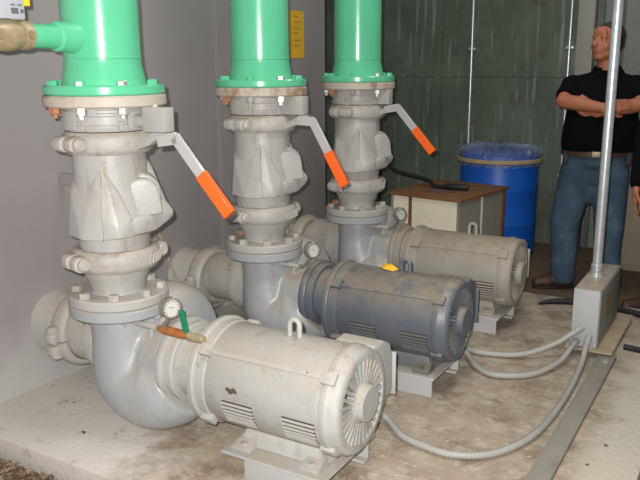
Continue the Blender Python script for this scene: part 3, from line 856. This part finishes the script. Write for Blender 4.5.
# yellow paper note
t = tag(MB().box((-0.6185, 2.315, 1.62), (0.0025, 0.175, 0.30)).build('paper_note', NOTE), 'yellow paper note taped on the wall beside middle green riser', 'note')
b = MB()
for i, (yy, zz, wd) in enumerate(((2.30, 1.735, 0.05), (2.32, 1.70, 0.08), (2.31, 1.66, 0.07), (2.30, 1.63, 0.06), (2.33, 1.585, 0.09), (2.31, 1.55, 0.06))):
    b.box((-0.6167, yy, zz), (0.001, wd, 0.005), rot=(random.uniform(-0.2, 0.2), 0, 0))
b.build('handwriting', INK, t, local=True)

# scrap on the dark motor
b = MB(); sc_ = Vector((0.685, 1.02, 0.507))
b.hull([sc_ + Vector(p) for p in ((-0.045, 0, 0.004), (-0.02, -0.02, 0.0), (0.03, -0.02, -0.004), (0.048, 0.005, 0.002), (0.0, 0.02, 0.012), (-0.03, 0.02, 0.018), (0.01, 0.0, 0.026))], 0.003)
tag(b.build('paper_scrap', SCRAP), 'small crumpled orange-yellow scrap lying on top of dark motor', 'scrap')

# ------------------------------------------------------------------ flexible conduits


def flex(label, pts, r=0.0155):
    path = catmull(pts, 40); L_ = 0; rad = []
    # resample evenly so that the ribs are regular
    D = [0]
    for p, q in zip(path[:-1], path[1:]):
        D.append(D[-1] + (q - p).length)
    step = 0.0075; n = int(D[-1] / step); out_ = []; j = 0
    for i in range(n + 1):
        s_ = D[-1] * i / n
        while j < len(D) - 2 and D[j + 1] < s_:
            j += 1
        f = (s_ - D[j]) / max(1e-9, D[j + 1] - D[j]); out_.append(path[j].lerp(path[j + 1], f)); rad.append(r if i % 2 else r * 0.80)
    t = thing('flexible_conduit', label, 'conduit', pts[len(pts) // 2][:2] + (0,), 'flexible conduits')
    MB().tube(out_, rad, 12).build('hose', FLEX, t, sharp=80)
    for e_, q in ((0, 4), (-1, -5)):
        p = out_[e_]; d = (out_[q] - p).normalized()
        MB().cyl(p - d * 0.012, p + d * 0.04, r * 1.15, r * 1.12, 14).build('end_fitting', FLEX, t)


flex('ribbed grey conduit looping from the foreground motor to the grey box', [(0.90, AY + 0.27, 0.190), (0.89, AY + 0.31, 0.10), (0.90, 0.53, 0.03), (1.02, 0.44, 0.018), (1.13, 0.405, 0.018), (1.25, 0.40, 0.018), (1.38, 0.49, 0.018), (1.47, 0.72, 0.018), (1.493, 1.10, 0.019), (1.482, 1.46, 0.03), (1.474, 1.60, 0.07), (1.472, 1.665, 0.10)])
flex('ribbed grey conduit looping from the dark motor to the grey box', [(0.90, 1.0 + AY + 0.24, 0.190), (0.90, 1.30, 0.11), (0.95, 1.36, 0.03), (1.05, 1.24, 0.018), (1.157, 1.19, 0.018), (1.30, 1.28, 0.018), (1.38, 1.46, 0.03), (1.405, 1.58, 0.06), (1.412, 1.665, 0.075)])
flex('ribbed grey conduit running straight from behind the dark motor to the grey box', [(0.66, 1.700, 0.055), (0.72, 1.66, 0.03), (0.83, 1.52, 0.018), (0.96, 1.43, 0.018), (1.11, 1.45, 0.018), (1.22, 1.50, 0.03), (1.33, 1.57, 0.075), (1.40, 1.62, 0.125), (1.430, 1.665, 0.145)])

# ------------------------------------------------------------------ control box, post, channel
eb = thing('junction_box', 'upright grey steel junction box at the end of floor channel', 'electrical box', (1.44, 1.98, 0))
MB().box((1.4425, 1.985, 0.1885), (0.125, 0.57, 0.297), bev=0.004).build('enclosure', BOXG, eb)
MB().box((1.507, 1.985, 0.188), (0.006, 0.55, 0.28), bev=0.002).build('cover', COVER, eb)
MB().box((1.5108, 1.93, 0.21), (0.001, 0.13, 0.13)).build('warning_sticker', STICK, eb)['label'] = 'faded yellow sticker'
MB().cyl((1.43, 1.99, 0.3372), (1.43, 1.99, 0.362), 0.034, seg=20).build('conduit_hub', GALV, eb)
for x in (1.402, 1.478):
    MB().box((x, 1.688, 0.056), (0.02, 0.014, 0.05), bev=0.002).build('tab', BOXG, eb)
po = thing('conduit_pole', 'tall shiny galvanized conduit pipe rising from the grey box', 'conduit', (1.43, 1.99, 0.363))
MB().cyl((1.43, 1.99, 0.3625), (1.43, 1.99, 3.0), 0.0245, seg=24).build('pipe', GALV, po)
MB().ring((1.43, 1.99, 0.3625), (0, 0, 1), 0.0, 0.04, 0.0248, 0.030, 20, 0.004).build('locknut', GALV, po)
ch = thing('steel_channel', 'long brown-grey steel channel lying along the pad to the box', 'channel', (1.56, 0.6, 0))
b = MB(); b.box((1.565, 0.70, 0.018), (0.075, 2.02, 0.006), bev=0.001); b.build('web', CHAN, ch)
for x in (1.529, 1.601):
    MB().box((x, 0.70, 0.012), (0.005, 2.02, 0.022), bev=0.001).build('flange_strip', CHAN, ch)
b = MB(); b.cyl((1.57, 1.60, 0.0205), (1.57, 1.60, 0.03), 0.016, seg=12); b.build('anchor_bolt', ZINC, ch)
mpn = thing('mounting_plate', 'dusty tan plate beneath the grey junction box', 'plate', (1.48, 2.03, 0))
MB().box((1.472, 2.01, 0.033), (0.225, 0.68, 0.008), bev=0.002).build('plate', PLATE, mpn)
for y in (1.76, 2.3):
    for x in (1.39, 1.565):
        MB().box((x, y, 0.0145), (0.03, 0.05, 0.029), bev=0.002).build('support', BOXG, mpn)

# black hoses
HP = catmull([(1.04, 2.39, 0.008), (1.12, 2.45, 0.018), (1.24, 2.50, 0.018), (1.36, 2.51, 0.018), (1.47, 2.49, 0.018), (1.61, 2.44, 0.018), (1.80, 2.36, 0.018)])
tag(MB().tube(HP, [min(0.018, 0.006 + 0.0008 * i) for i in range(len(HP))], 10).build('rubber_hose', DARK), 'black rubber hose on the pad passing behind the grey junction box', 'hose')
tag(MB().tube(catmull([(1.612, 1.87, 0.015), (1.70, 1.855, 0.015), (1.79, 1.80, 0.015), (1.84, 1.76, 0.015)]), 0.014, 10).build('rubber_hose', DARK), 'short black hose lying right of the grey junction box', 'hose')

# ------------------------------------------------------------------ crate with things on it
cr = thing('wooden_crate', 'cream painted wooden crate with brown plywood lid behind the motors', 'crate', (0.392, 2.74, FZ), rotz=math.radians(-9), local=True)
# local frame: near corner at the origin, front face towards -y along -x, side along +y
W_, D_, H_ = 0.565, 0.70, 0.635
MB().box((-W_ / 2, 0.02, H_ / 2 - 0.01), (W_ - 0.02, 0.02, H_ - 0.025)).build('front_panel', CREAM, cr, local=True)
MB().box((-0.015, D_ / 2, H_ / 2 - 0.01), (0.02, D_ - 0.02, H_ - 0.025)).build('side_panel', CRATEG, cr, local=True)
MB().box((-W_ + 0.015, D_ / 2, H_ / 2 - 0.01), (0.02, D_ - 0.02, H_ - 0.025)).build('side_panel', CRATEG, cr, local=True)
MB().box((-W_ / 2, D_ - 0.02, H_ / 2 - 0.01), (W_ - 0.02, 0.02, H_ - 0.025)).build('back_panel', CREAM, cr, local=True)
MB().box((-W_ + 0.17, 0.008, H_ / 2 - 0.01), (0.025, 0.012, H_ - 0.025), bev=0.002).build('batten', WOODE, cr, local=True)
MB().box((-0.002, D_ - 0.04, H_ / 2 - 0.01), (0.014, 0.05, H_ - 0.025), bev=0.002).build('batten', WOODE, cr, local=True)
MB().box((-0.002, 0.33, H_ / 2 - 0.01), (0.01, 0.018, H_ - 0.03), bev=0.002).build('pale_batten', DIALW, cr, local=True)['label'] = 'white strip'
MB().box((-W_ / 2, D_ / 2, H_ - 0.009), (W_ + 0.03, D_ + 0.03, 0.022), bev=0.003).build('lid', PLY, cr, local=True)
ZT = FZ + H_ + 0.003


def crate_pt(x, y, z):
    v = Matrix.Rotation(math.radians(-9), 3, 'Z') @ Vector((x, y, 0)); return Vector((0.392 + v.x, 2.74 + v.y, ZT + z))


hp_ = thing('black_hose', 'black hose with thick nozzle lying across the crate lid', 'hose', tuple(crate_pt(-0.3, 0.4, 0)))
MB().tube(catmull([Vector((-0.60, 3.66, FZ + 0.02)), Vector((-0.62, 3.60, 0.25)), Vector((-0.57, 3.50, 0.62)), Vector((-0.47, 3.40, 0.74)), Vector((-0.33, 3.22, 0.64)), crate_pt(-0.49, 0.36, 0.05), crate_pt(-0.38, 0.30, 0.02), crate_pt(-0.28, 0.30, 0.019)], 10), 0.015, 10).build('hose', DARK, hp_)
b = MB(); b.tube([crate_pt(-0.29, 0.30, 0.02), crate_pt(-0.27, 0.30, 0.024), crate_pt(-0.14, 0.34, 0.024), crate_pt(-0.12, 0.345, 0.022)], [0.016, 0.024, 0.024, 0.016], 12); b.build('nozzle', DARK, hp_)
b = MB(); b.hull([crate_pt(-0.38, 0.16, 0.001), crate_pt(-0.2, 0.14, 0.001), crate_pt(-0.17, 0.25, 0.001), crate_pt(-0.36, 0.265, 0.001), crate_pt(-0.38, 0.16, 0.003), crate_pt(-0.2, 0.14, 0.0045), crate_pt(-0.17, 0.25, 0.002), crate_pt(-0.36, 0.265, 0.003)])
tag(b.build('paper_sheet', PURPLE), 'faded purple sheet lying flat on the crate lid', 'paper')

# ------------------------------------------------------------------ blue drum with plastic cover
DC = Vector((0.268, 3.99, FZ)); DR = 0.312; DH = 0.825
dr = thing('plastic_drum', 'large blue plastic drum standing behind the crate', 'drum', tuple(DC))
prof = [(0.001, 0), (0.001, DR - 0.02), (0.02, DR)]
for z in (0.27, 0.55):
    prof += [(z - 0.025, DR), (z - 0.012, DR + 0.004), (z + 0.012, DR + 0.004), (z + 0.025, DR)]
prof += [(DH - 0.04, DR), (DH - 0.01, DR - 0.004), (DH, DR - 0.02), (DH, 0)]
MB().lathe(DC, (0, 0, 1), prof, 56).build('body', BLUE, dr)
MB().lathe(DC, (0, 0, 1), [(DH + 0.002, 0), (DH + 0.002, DR - 0.03), (DH + 0.012, DR - 0.035), (DH + 0.012, 0)], 48).build('lid', BLUE, dr)
pc = thing('plastic_sheet', 'crinkled clear plastic sheet draped over the blue drum', 'plastic sheet', tuple(DC + Vector((0, 0, 0.75))))
b = MB(); rings = []
rnd = random.Random(4)
pr_ = [(DH - 0.09, DR + 0.022), (DH - 0.055, DR + 0.018), (DH - 0.02, DR + 0.016), (DH + 0.02, DR + 0.02), (DH + 0.035, DR - 0.005), (DH + 0.052, DR - 0.08), (DH + 0.05, DR - 0.16), (DH + 0.048, DR - 0.25)]
SEG = 84
for k, (h, r) in enumerate(pr_):
    ring_ = []
    for i in range(SEG):
        a = 2 * PI * i / SEG; jr = (math.sin(i * 2.1 + k) * 0.006 + rnd.uniform(-0.007, 0.012)) if k != 1 else rnd.uniform(0, 0.003)
        ring_.append(b.bm.verts.new(DC + Vector(((r + jr) * math.cos(a), (r + jr) * math.sin(a), h + (rnd.uniform(-0.02, 0.026) if k > 2 else rnd.uniform(-0.008, 0.008))))))
    rings.append(ring_)
for A, B in zip(rings[:-1], rings[1:]):
    for i in range(SEG):
        b.bm.faces.new((A[i], A[(i + 1) % SEG], B[(i + 1) % SEG], B[i]))
b.bm.faces.new(rings[-1])
b.build('cover', PLASTIC, pc, smooth=False)
bd = MB().ring(DC, (0, 0, 1), DH - 0.065, DH - 0.032, DR + 0.026, DR + 0.036, 60, 0.006).build('band', ROPE, pc); bd['label'] = 'tan band holding the sheet'
# beige cabinet with a black bag at the right edge
cb = thing('storage_cabinet', 'beige cabinet at right edge behind the man', 'cabinet', (1.62, 4.1, FZ))
MB().box((1.66, 4.1, (FZ + 1.30) / 2), (0.80, 0.5, 1.30 - FZ), bev=0.01).build('body', BEIGE, cb)
MB().box((1.46, 3.845, 0.6), (0.37, 0.012, 1.3), bev=0.004).build('door', BEIGE, cb)
MB().box((1.86, 3.845, 0.6), (0.37, 0.012, 1.3), bev=0.004).build('door', BEIGE, cb)
bg = thing('black_bag', 'black bag with upright strap on top of the beige cabinet', 'bag', (1.45, 4.05, 1.30))
b = MB(); b.ball((1.44, 4.02, 1.362), (0.17, 0.13, 0.062), 20); b.build('bag_body', DARK, bg)
MB().tube(catmull([(1.36, 4.02, 1.40), (1.35, 4.0, 1.45), (1.42, 4.0, 1.47), (1.55, 4.0, 1.40)]), 0.01, 8).build('strap', DARK, bg)

# ------------------------------------------------------------------ people


def merge(dst, src, mat):
    me = bpy.data.meshes.new('t'); src.bm.transform(mat); src.bm.to_mesh(me); src.bm.free(); dst.bm.from_mesh(me); bpy.data.meshes.remove(me)


def limb(mb, pts, radii, seg=16):
    for p, q, a, c in zip(pts[:-1], pts[1:], radii[:-1], radii[1:]):
        mb.caps(p, q, a, c, seg)


def head_mesh():
    h = MB()                                     # origin at the middle of the head, face towards -y
    h.ball((0, 0.018, 0.03), (0.078, 0.098, 0.092), 24)
    h.ball((0, -0.02, -0.03), (0.066, 0.076, 0.086), 24)
    h.ball((0, -0.048, -0.092), (0.040, 0.038, 0.026), 16)         # chin
    for s_ in (-1, 1):
        h.ball((s_ * 0.044, -0.052, -0.03), (0.024, 0.028, 0.03), 12)   # cheek
        h.ball((s_ * 0.045, -0.01, -0.075), (0.026, 0.05, 0.028), 12)   # jaw
        h.ball((s_ * 0.034, -0.076, 0.028), (0.026, 0.014, 0.011), 12)  # brow
        h.ball((s_ * 0.034, -0.074, 0.017), (0.018, 0.013, 0.005), 12)  # upper lid
        h.ball((s_ * 0.034, -0.072, -0.003), (0.018, 0.013, 0.006), 12)  # lower lid
        h.ball((s_ * 0.080, 0.012, -0.005), (0.010, 0.020, 0.032), 12, rot=(0.2, 0, s_ * 0.3))  # ear
    h.ball((0, -0.075, 0.055), (0.052, 0.022, 0.036), 16)          # forehead
    h.caps((0, -0.088, 0.022), (0, -0.112, -0.020), 0.009, 0.015, 10)   # nose
    for s_ in (-1, 1):
        h.ball((s_ * 0.012, -0.100, -0.024), (0.009, 0.010, 0.008), 10)
    h.ball((0, -0.086, -0.052), (0.026, 0.013, 0.008), 12)         # lips
    h.ball((0, -0.085, -0.066), (0.022, 0.012, 0.008), 12)
    return h


def hand(mb, wrist, fdir, ndir, curl=0.5, s=1.0, thumb_side=1):
    """palm + five bent fingers; fdir = finger direction, ndir = out of the back of the hand"""
    f = Vector(fdir).normalized(); n = Vector(ndir); n = (n - f * n.dot(f)).normalized(); t = f.cross(n) * thumb_side
    w0 = Vector(wrist)
    mb.caps(w0 + t * 0.014 * s, w0 + f * 0.085 * s + t * 0.028 * s, 0.022 * s, 0.017 * s, 12)
    mb.caps(w0 - t * 0.014 * s, w0 + f * 0.080 * s - t * 0.028 * s, 0.022 * s, 0.016 * s, 12)
    mb.caps(w0, w0 + f * 0.085 * s, 0.022 * s, 0.018 * s, 12)
    for i, (u, ln) in enumerate(((0.031, 0.072), (0.0105, 0.080), (-0.0105, 0.075), (-0.031, 0.060))):
        p = w0 + f * 0.088 * s + t * u * s; d = f.copy(); r = 0.0092 * s
        for k, fr in enumerate((0.45, 0.32, 0.25)):
            d = (d - n * curl * (0.35 + 0.25 * k)).normalized(); q = p + d * ln * fr * s
            mb.caps(p, q, r, r * 0.92, 10); p = q; r *= 0.92
    p = w0 + f * 0.022 * s + t * 0.024 * s
    q = p + (f * 0.6 + t * 0.75 - n * 0.25).normalized() * 0.042 * s; mb.caps(p, q, 0.0135 * s, 0.0115 * s, 10)
    q2 = q + (f * 0.9 + t * 0.25 - n * 0.35).normalized() * 0.032 * s; mb.caps(q, q2, 0.0115 * s, 0.0105 * s, 10)
    q3 = q2 + (f * 0.95 - n * 0.4).normalized() * 0.024 * s; mb.caps(q2, q3, 0.0105 * s, 0.009 * s, 10)


def person(label, loc, rotz, arms, legs, head_at, head_rot, top_mat, leg_mat, belly=1.0, long_sleeve=False, lean=0.0, gadget=True):
    root = thing('person', label, 'person', loc, rotz=rotz, local=True)
    hm = Matrix.Translation(Vector(head_at)) @ Euler(head_rot, 'XYZ').to_matrix().to_4x4()
    nk = Vector((lean, 0.02, 1.455)); hb = hm @ Vector((0, 0.03, -0.07))
    body = MB()
    merge(body, head_mesh(), hm)
    body.caps(nk, hb, 0.066, 0.060, 16)
    torso = [((lean * 0.2, 0.0, 1.0), 0.17 + 0.02 * belly, 0.12), ((lean * 0.3, -0.02 * belly, 1.04), 0.18 + 0.025 * belly, 0.135), ((lean * 0.5, -0.02, 1.13), 0.18 + 0.02 * belly, 0.135), ((lean * 0.7, -0.01, 1.24), 0.185, 0.128), ((lean * 0.8, 0.0, 1.34), 0.185, 0.105), ((lean, 0.01, 1.415), 0.12, 0.075)]
    for c, rx, ry in torso:
        body.ball(c, (rx, ry, 0.10), 20)
    for A in arms:
        sh, el, wr = Vector(A['sh']), Vector(A['el']), Vector(A['wr'])
        limb(body, [sh, el], [0.056, 0.045]); mid = el.lerp(wr, 0.3)
        limb(body, [el, mid, wr], [0.045, 0.047, 0.031])
        hand(body, wr + (wr - el).normalized() * 0.01, A['f'], A['n'], A['curl'], 1.0, A['t'])
    for Lg in legs:
        hip, kn, an = Vector(Lg['hip']), Vector(Lg['kn']), Vector(Lg['an'])
        limb(body, [hip, kn], [0.085, 0.058]); limb(body, [kn, kn.lerp(an, 0.35), an], [0.055, 0.056, 0.04])
    sk = organic(body, 'body', SKIN, root, 0.0075, 3)
    # eyes and lips
    for s_ in (-1, 1):
        e = MB(); c = hm @ Vector((s_ * 0.034, -0.0725, 0.008)); e.ball(c, (0.012, 0.0115, 0.0085), 14); ev = e.build('eye', EYEW, root, local=True)
        e = MB(); e.ball(hm @ Vector((s_ * 0.034, -0.0790, 0.008)), 0.0068, 10); e.build('iris', EYED, ev, local=True)
    e = MB(); lm = MB(); lm.ball((0, -0.092, -0.054), (0.023, 0.008, 0.0042), 12); lm.ball((0, -0.091, -0.063), (0.020, 0.008, 0.0045), 12); merge(e, lm, hm); e.build('lips', LIP, root, local=True)
    # hair
    hh = MB(); hh.ball((0, 0.030, 0.045), (0.084, 0.099, 0.086), 26); hh.ball((0, 0.062, 0.0), (0.076, 0.062, 0.075), 20)
    for s_ in (-1, 1):
        hh.ball((s_ * 0.070, 0.012, 0.035), (0.016, 0.034, 0.036), 12)
    # leave the face clear: cut away everything in front of the hairline
    bmesh.ops.bisect_plane(hh.bm, geom=hh.bm.verts[:] + hh.bm.edges[:] + hh.bm.faces[:], plane_co=(0, -0.040, 0.075), plane_no=(0, -0.90, -0.43), clear_outer=True)
    hb2 = MB(); merge(hb2, hh, hm); hb2.build('hair', HAIR, root, local=True, sharp=80)
    # shirt
    sm = MB()
    rings = []
    for z, rx, ry, cy in ((0.965, 0.190 + 0.024 * belly, 0.150, -0.005 * belly), (1.03, 0.198 + 0.026 * belly, 0.160, -0.02 * belly), (1.12, 0.200 + 0.022 * belly, 0.165, -0.022 * belly), (1.22, 0.205 + 0.012 * belly, 0.158, -0.015), (1.31, 0.212, 0.14, -0.005), (1.375, 0.205, 0.118, 0.004), (1.42, 0.16, 0.098, 0.01), (1.455, 0.10, 0.082, 0.014), (1.475, 0.08, 0.076, 0.015)):
        cx = lean * min(1, (z - 0.9) / 0.5)
        rings.append([sm.bm.verts.new((cx + rx * math.copysign(abs(math.cos(2 * PI * i / 40)) ** 0.9, math.cos(2 * PI * i / 40)), cy + ry * math.copysign(abs(math.sin(2 * PI * i / 40)) ** 0.9, math.sin(2 * PI * i / 40)), z)) for i in range(40)])
    for A_, B_ in zip(rings[:-1], rings[1:]):
        for i in range(40):
            sm.bm.faces.new((A_[i], A_[(i + 1) % 40], B_[(i + 1) % 40], B_[i]))
    sm.bm.faces.new(rings[0][::-1]); sm.bm.faces.new(rings[-1])
    sm.ball((lean, 0.015, 1.45), (0.10, 0.085, 0.05), 20)
    for A in arms:
        sh, el, wr = Vector(A['sh']), Vector(A['el']), Vector(A['wr'])
        sm.ball(sh + Vector((0, 0, 0.0)), 0.079, 18)
        sm.caps(sh, Vector((lean, 0.012, 1.445)), 0.066, 0.05, 16)
        if long_sleeve:
            limb(sm, [sh, el, el.lerp(wr, 0.93)], [0.072, 0.058, 0.045])
        else:
            sm.lathe(sh, el - sh, [(0, 0), (0, 0.074), ((el - sh).length * 0.78, 0.068), ((el - sh).length * 0.78, 0)], 20)
    shirt = organic(sm, 'jacket' if long_sleeve else 'polo_shirt', top_mat, root, 0.010, 3)
    # collar, open at the front
    cm = MB(); cdir = (hb - nk).normalized()
    cm.lathe(nk + cdir * 0.008, cdir, [(-0.02, 0.088), (0.0, 0.108), (0.042, 0.082), (0.046, 0.076), (0.036, 0.072)], 24, closed=True, ref=(0, -1, 0), a0=0.42, a1=2 * PI - 0.42)
    cm.build('collar', top_mat, shirt, local=True)
    if not long_sleeve:
        MB().hull([(lean - 0.012, -0.10, 1.40), (lean + 0.012, -0.10, 1.40), (lean - 0.01, -0.130, 1.32), (lean + 0.01, -0.130, 1.32), (lean, -0.08, 1.40), (lean, -0.10, 1.32)], 0.002).build('placket', top_mat, shirt, local=True)
    # trousers
    tm = MB(); tm.ball((0, 0.005, 0.90), (0.192 + 0.012 * belly, 0.142, 0.085), 24); tm.ball((0, 0.02, 0.80), (0.19, 0.14, 0.10), 24); tm.ball((-0.01, 0.01, 0.70), (0.10, 0.10, 0.10), 20)
    for Lg in legs:
        hip, kn, an = Vector(Lg['hip']), Vector(Lg['kn']), Vector(Lg['an'])
        limb(tm, [hip, kn, kn.lerp(an, 0.4)], [0.118, 0.098, 0.088], 20)
        k2 = kn.lerp(an, 0.4); e2 = an + (an - kn).normalized() * 0.03
        tm.lathe(k2, e2 - k2, [(0, 0), (0, 0.088), ((e2 - k2).length, 0.082), ((e2 - k2).length, 0)], 22)
    tr = organic(tm, 'trousers' if long_sleeve else 'jeans', leg_mat, root, 0.010, 3)
    bm_ = MB(); bm_.lathe((0, -0.002, 0.955), (0, 0, 1), [(-0.018, 1.0), (-0.018, 1.03), (0.018, 1.03), (0.018, 1.0)], 40, closed=True)
    for v in bm_.bm.verts:
        v.co.x *= 0.196 + 0.014 * belly; v.co.y = -0.002 + (v.co.y + 0.002) * 0.152
    bl = bm_.build('belt', BELT, root, local=True)
    MB().box((0.0, -0.158, 0.955), (0.05, 0.010, 0.036), bev=0.003).build('buckle', BRASS, bl, local=True)
    if gadget:
        for x, y in ((-0.185, -0.06), (0.20, -0.05)):
            MB().box((x, y, 0.92), (0.035, 0.05, 0.09), bev=0.008).build('belt_pouch', DARK, bl, local=True)
    for Lg in legs:
        an = Vector(Lg['an']); d = Vector(Lg['toe']).normalized(); q = Vector((-d.y, d.x, 0))
        s2 = MB(); g = Vector((an.x, an.y, 0))
        s2.ball(g - d * 0.02 + Vector((0, 0, 0.05)), (0.045, 0.045, 0.05), 16)
        s2.caps(g + Vector((0, 0, 0.075)), g + d * 0.10 + Vector((0, 0, 0.048)), 0.05, 0.040, 14)
        s2.caps(g + d * 0.10 + Vector((0, 0, 0.046)), g + d * 0.175 + Vector((0, 0, 0.04)), 0.047, 0.038, 14)
        s2.caps(g - d * 0.035 + Vector((0, 0, 0.035)), g + d * 0.10 + Vector((0, 0, 0.035)), 0.036, 0.036, 14)
        bmesh.ops.bisect_plane(s2.bm, geom=s2.bm.verts[:] + s2.bm.edges[:] + s2.bm.faces[:], plane_co=(0, 0, 0.014), plane_no=(0, 0, -1), clear_outer=True)
        sh_ = organic_shoe(s2, root)
        so = MB(); pts = []
        for i in range(20):
            a = 2 * PI * i / 20; u = 0.062 + 0.145 * math.cos(a); v = (0.044 + 0.006 * math.cos(a)) * math.sin(a)
            for z in (0.001, 0.020):
                pts.append(g + d * u + q * v + Vector((0, 0, z)))
        so.hull(pts, 0.002); so.build('sole', DARK, sh_, local=True)
    return root


def organic_shoe(mb, root):
    bmesh.ops.holes_fill(mb.bm, edges=mb.bm.edges[:], sides=0)
    return organic(mb, 'shoe', SHOE, root, 0.008, 3)


arms1 = [dict(sh=(-0.175, 0.0, 1.375), el=(-0.225, -0.13, 1.29), wr=(0.02, -0.245, 1.255), f=(0.9, 0.25, 0.18), n=(0.1, -0.95, 0.3), curl=0.35, t=1),
         dict(sh=(0.205, 0.0, 1.375), el=(0.245, -0.13, 1.275), wr=(0.0, -0.19, 1.225), f=(-0.80, 0.05, 0.55), n=(-0.2, -0.9, 0.2), curl=0.25, t=-1)]
legs1 = [dict(hip=(-0.10, 0.0, 0.84), kn=(-0.165, -0.03, 0.48), an=(-0.155, 0.02, 0.085), toe=(-0.94, -0.33, 0)),
         dict(hip=(0.10, 0.0, 0.84), kn=(0.115, -0.02, 0.48), an=(0.125, 0.03, 0.085), toe=(0.25, -0.97, 0))]
person('man in black polo shirt and blue jeans standing with arms crossed, looking left', (1.165, 3.17, FZ), math.radians(11), arms1, legs1,
       (0.012, -0.02, 1.655), (math.radians(-4), math.radians(3), math.radians(-40)), POLO, JEANS, belly=1.4, lean=0.03)
arms2 = [dict(sh=(-0.19, 0.0, 1.36), el=(-0.25, 0.02, 1.06), wr=(-0.265, -0.06, 0.80), f=(0.02, -0.1, -1), n=(-1, 0, 0), curl=0.35, t=-1),
         dict(sh=(0.19, 0.0, 1.36), el=(0.25, 0.02, 1.06), wr=(0.265, -0.06, 0.80), f=(-0.02, -0.1, -1), n=(1, 0, 0), curl=0.35, t=1)]
legs2 = [dict(hip=(-0.09, 0.0, 0.84), kn=(-0.10, -0.03, 0.47), an=(-0.11, 0.02, 0.085), toe=(-0.85, -0.5, 0)),
         dict(hip=(0.09, 0.0, 0.84), kn=(0.11, -0.02, 0.47), an=(0.12, 0.03, 0.085), toe=(0.2, -0.98, 0))]
person('second person in black sleeves at right edge, only a hand and shoe showing', (1.735, 2.92, FZ), math.radians(6), arms2, legs2,
       (0.0, -0.02, 1.65), (0, 0, math.radians(-10)), POLO, TROUS, belly=0.6, long_sleeve=True, gadget=False)

# ------------------------------------------------------------------ small bits on the concrete
for (x, y), lab, s_ in (((-0.10, -0.145), 'dark chip on the pad in front of the nearest pump', 1.0), ((-0.349, 0.03), 'tiny dark crumb on the pad near the wall', 0.75),
                        ((1.72, 0.78), 'dark crumb on the concrete right of the channel', 0.9), ((1.69, 0.60), 'small dark crumb beside the channel, nearer the camera', 0.7)):
    b = MB(); rn = random.Random(int(x * 1000))
    b.hull([(x + rn.uniform(-1, 1) * 0.013 * s_, y + rn.uniform(-1, 1) * 0.009 * s_, 0.0005 + rn.uniform(0, 1) * 0.008 * s_) for _ in range(12)] + [(x, y, 0.0005)])
    tag(b.build('concrete_chip', CHIP), lab, 'chip')
b = MB(); rn = random.Random(11)
for _ in range(700):
    x = rn.uniform(-0.60, 0.35); y = -0.35 - abs(rn.gauss(0, 0.10)); s_ = rn.uniform(0.004, 0.015)
    c = Vector((x, y, FZ + s_ * 0.5 + max(0, 0.045 - abs(y + 0.40) * 0.4) * rn.random()))
    b.hull([c + Vector((rn.uniform(-1, 1) * s_, rn.uniform(-1, 1) * s_, rn.uniform(-0.5, 0.7) * s_)) for _ in range(9)])
rub = tag(b.build('rubble', STONE), 'loose brown rubble and grit on the ground beside the concrete pad', 'rubble'); rub['kind'] = 'stuff'
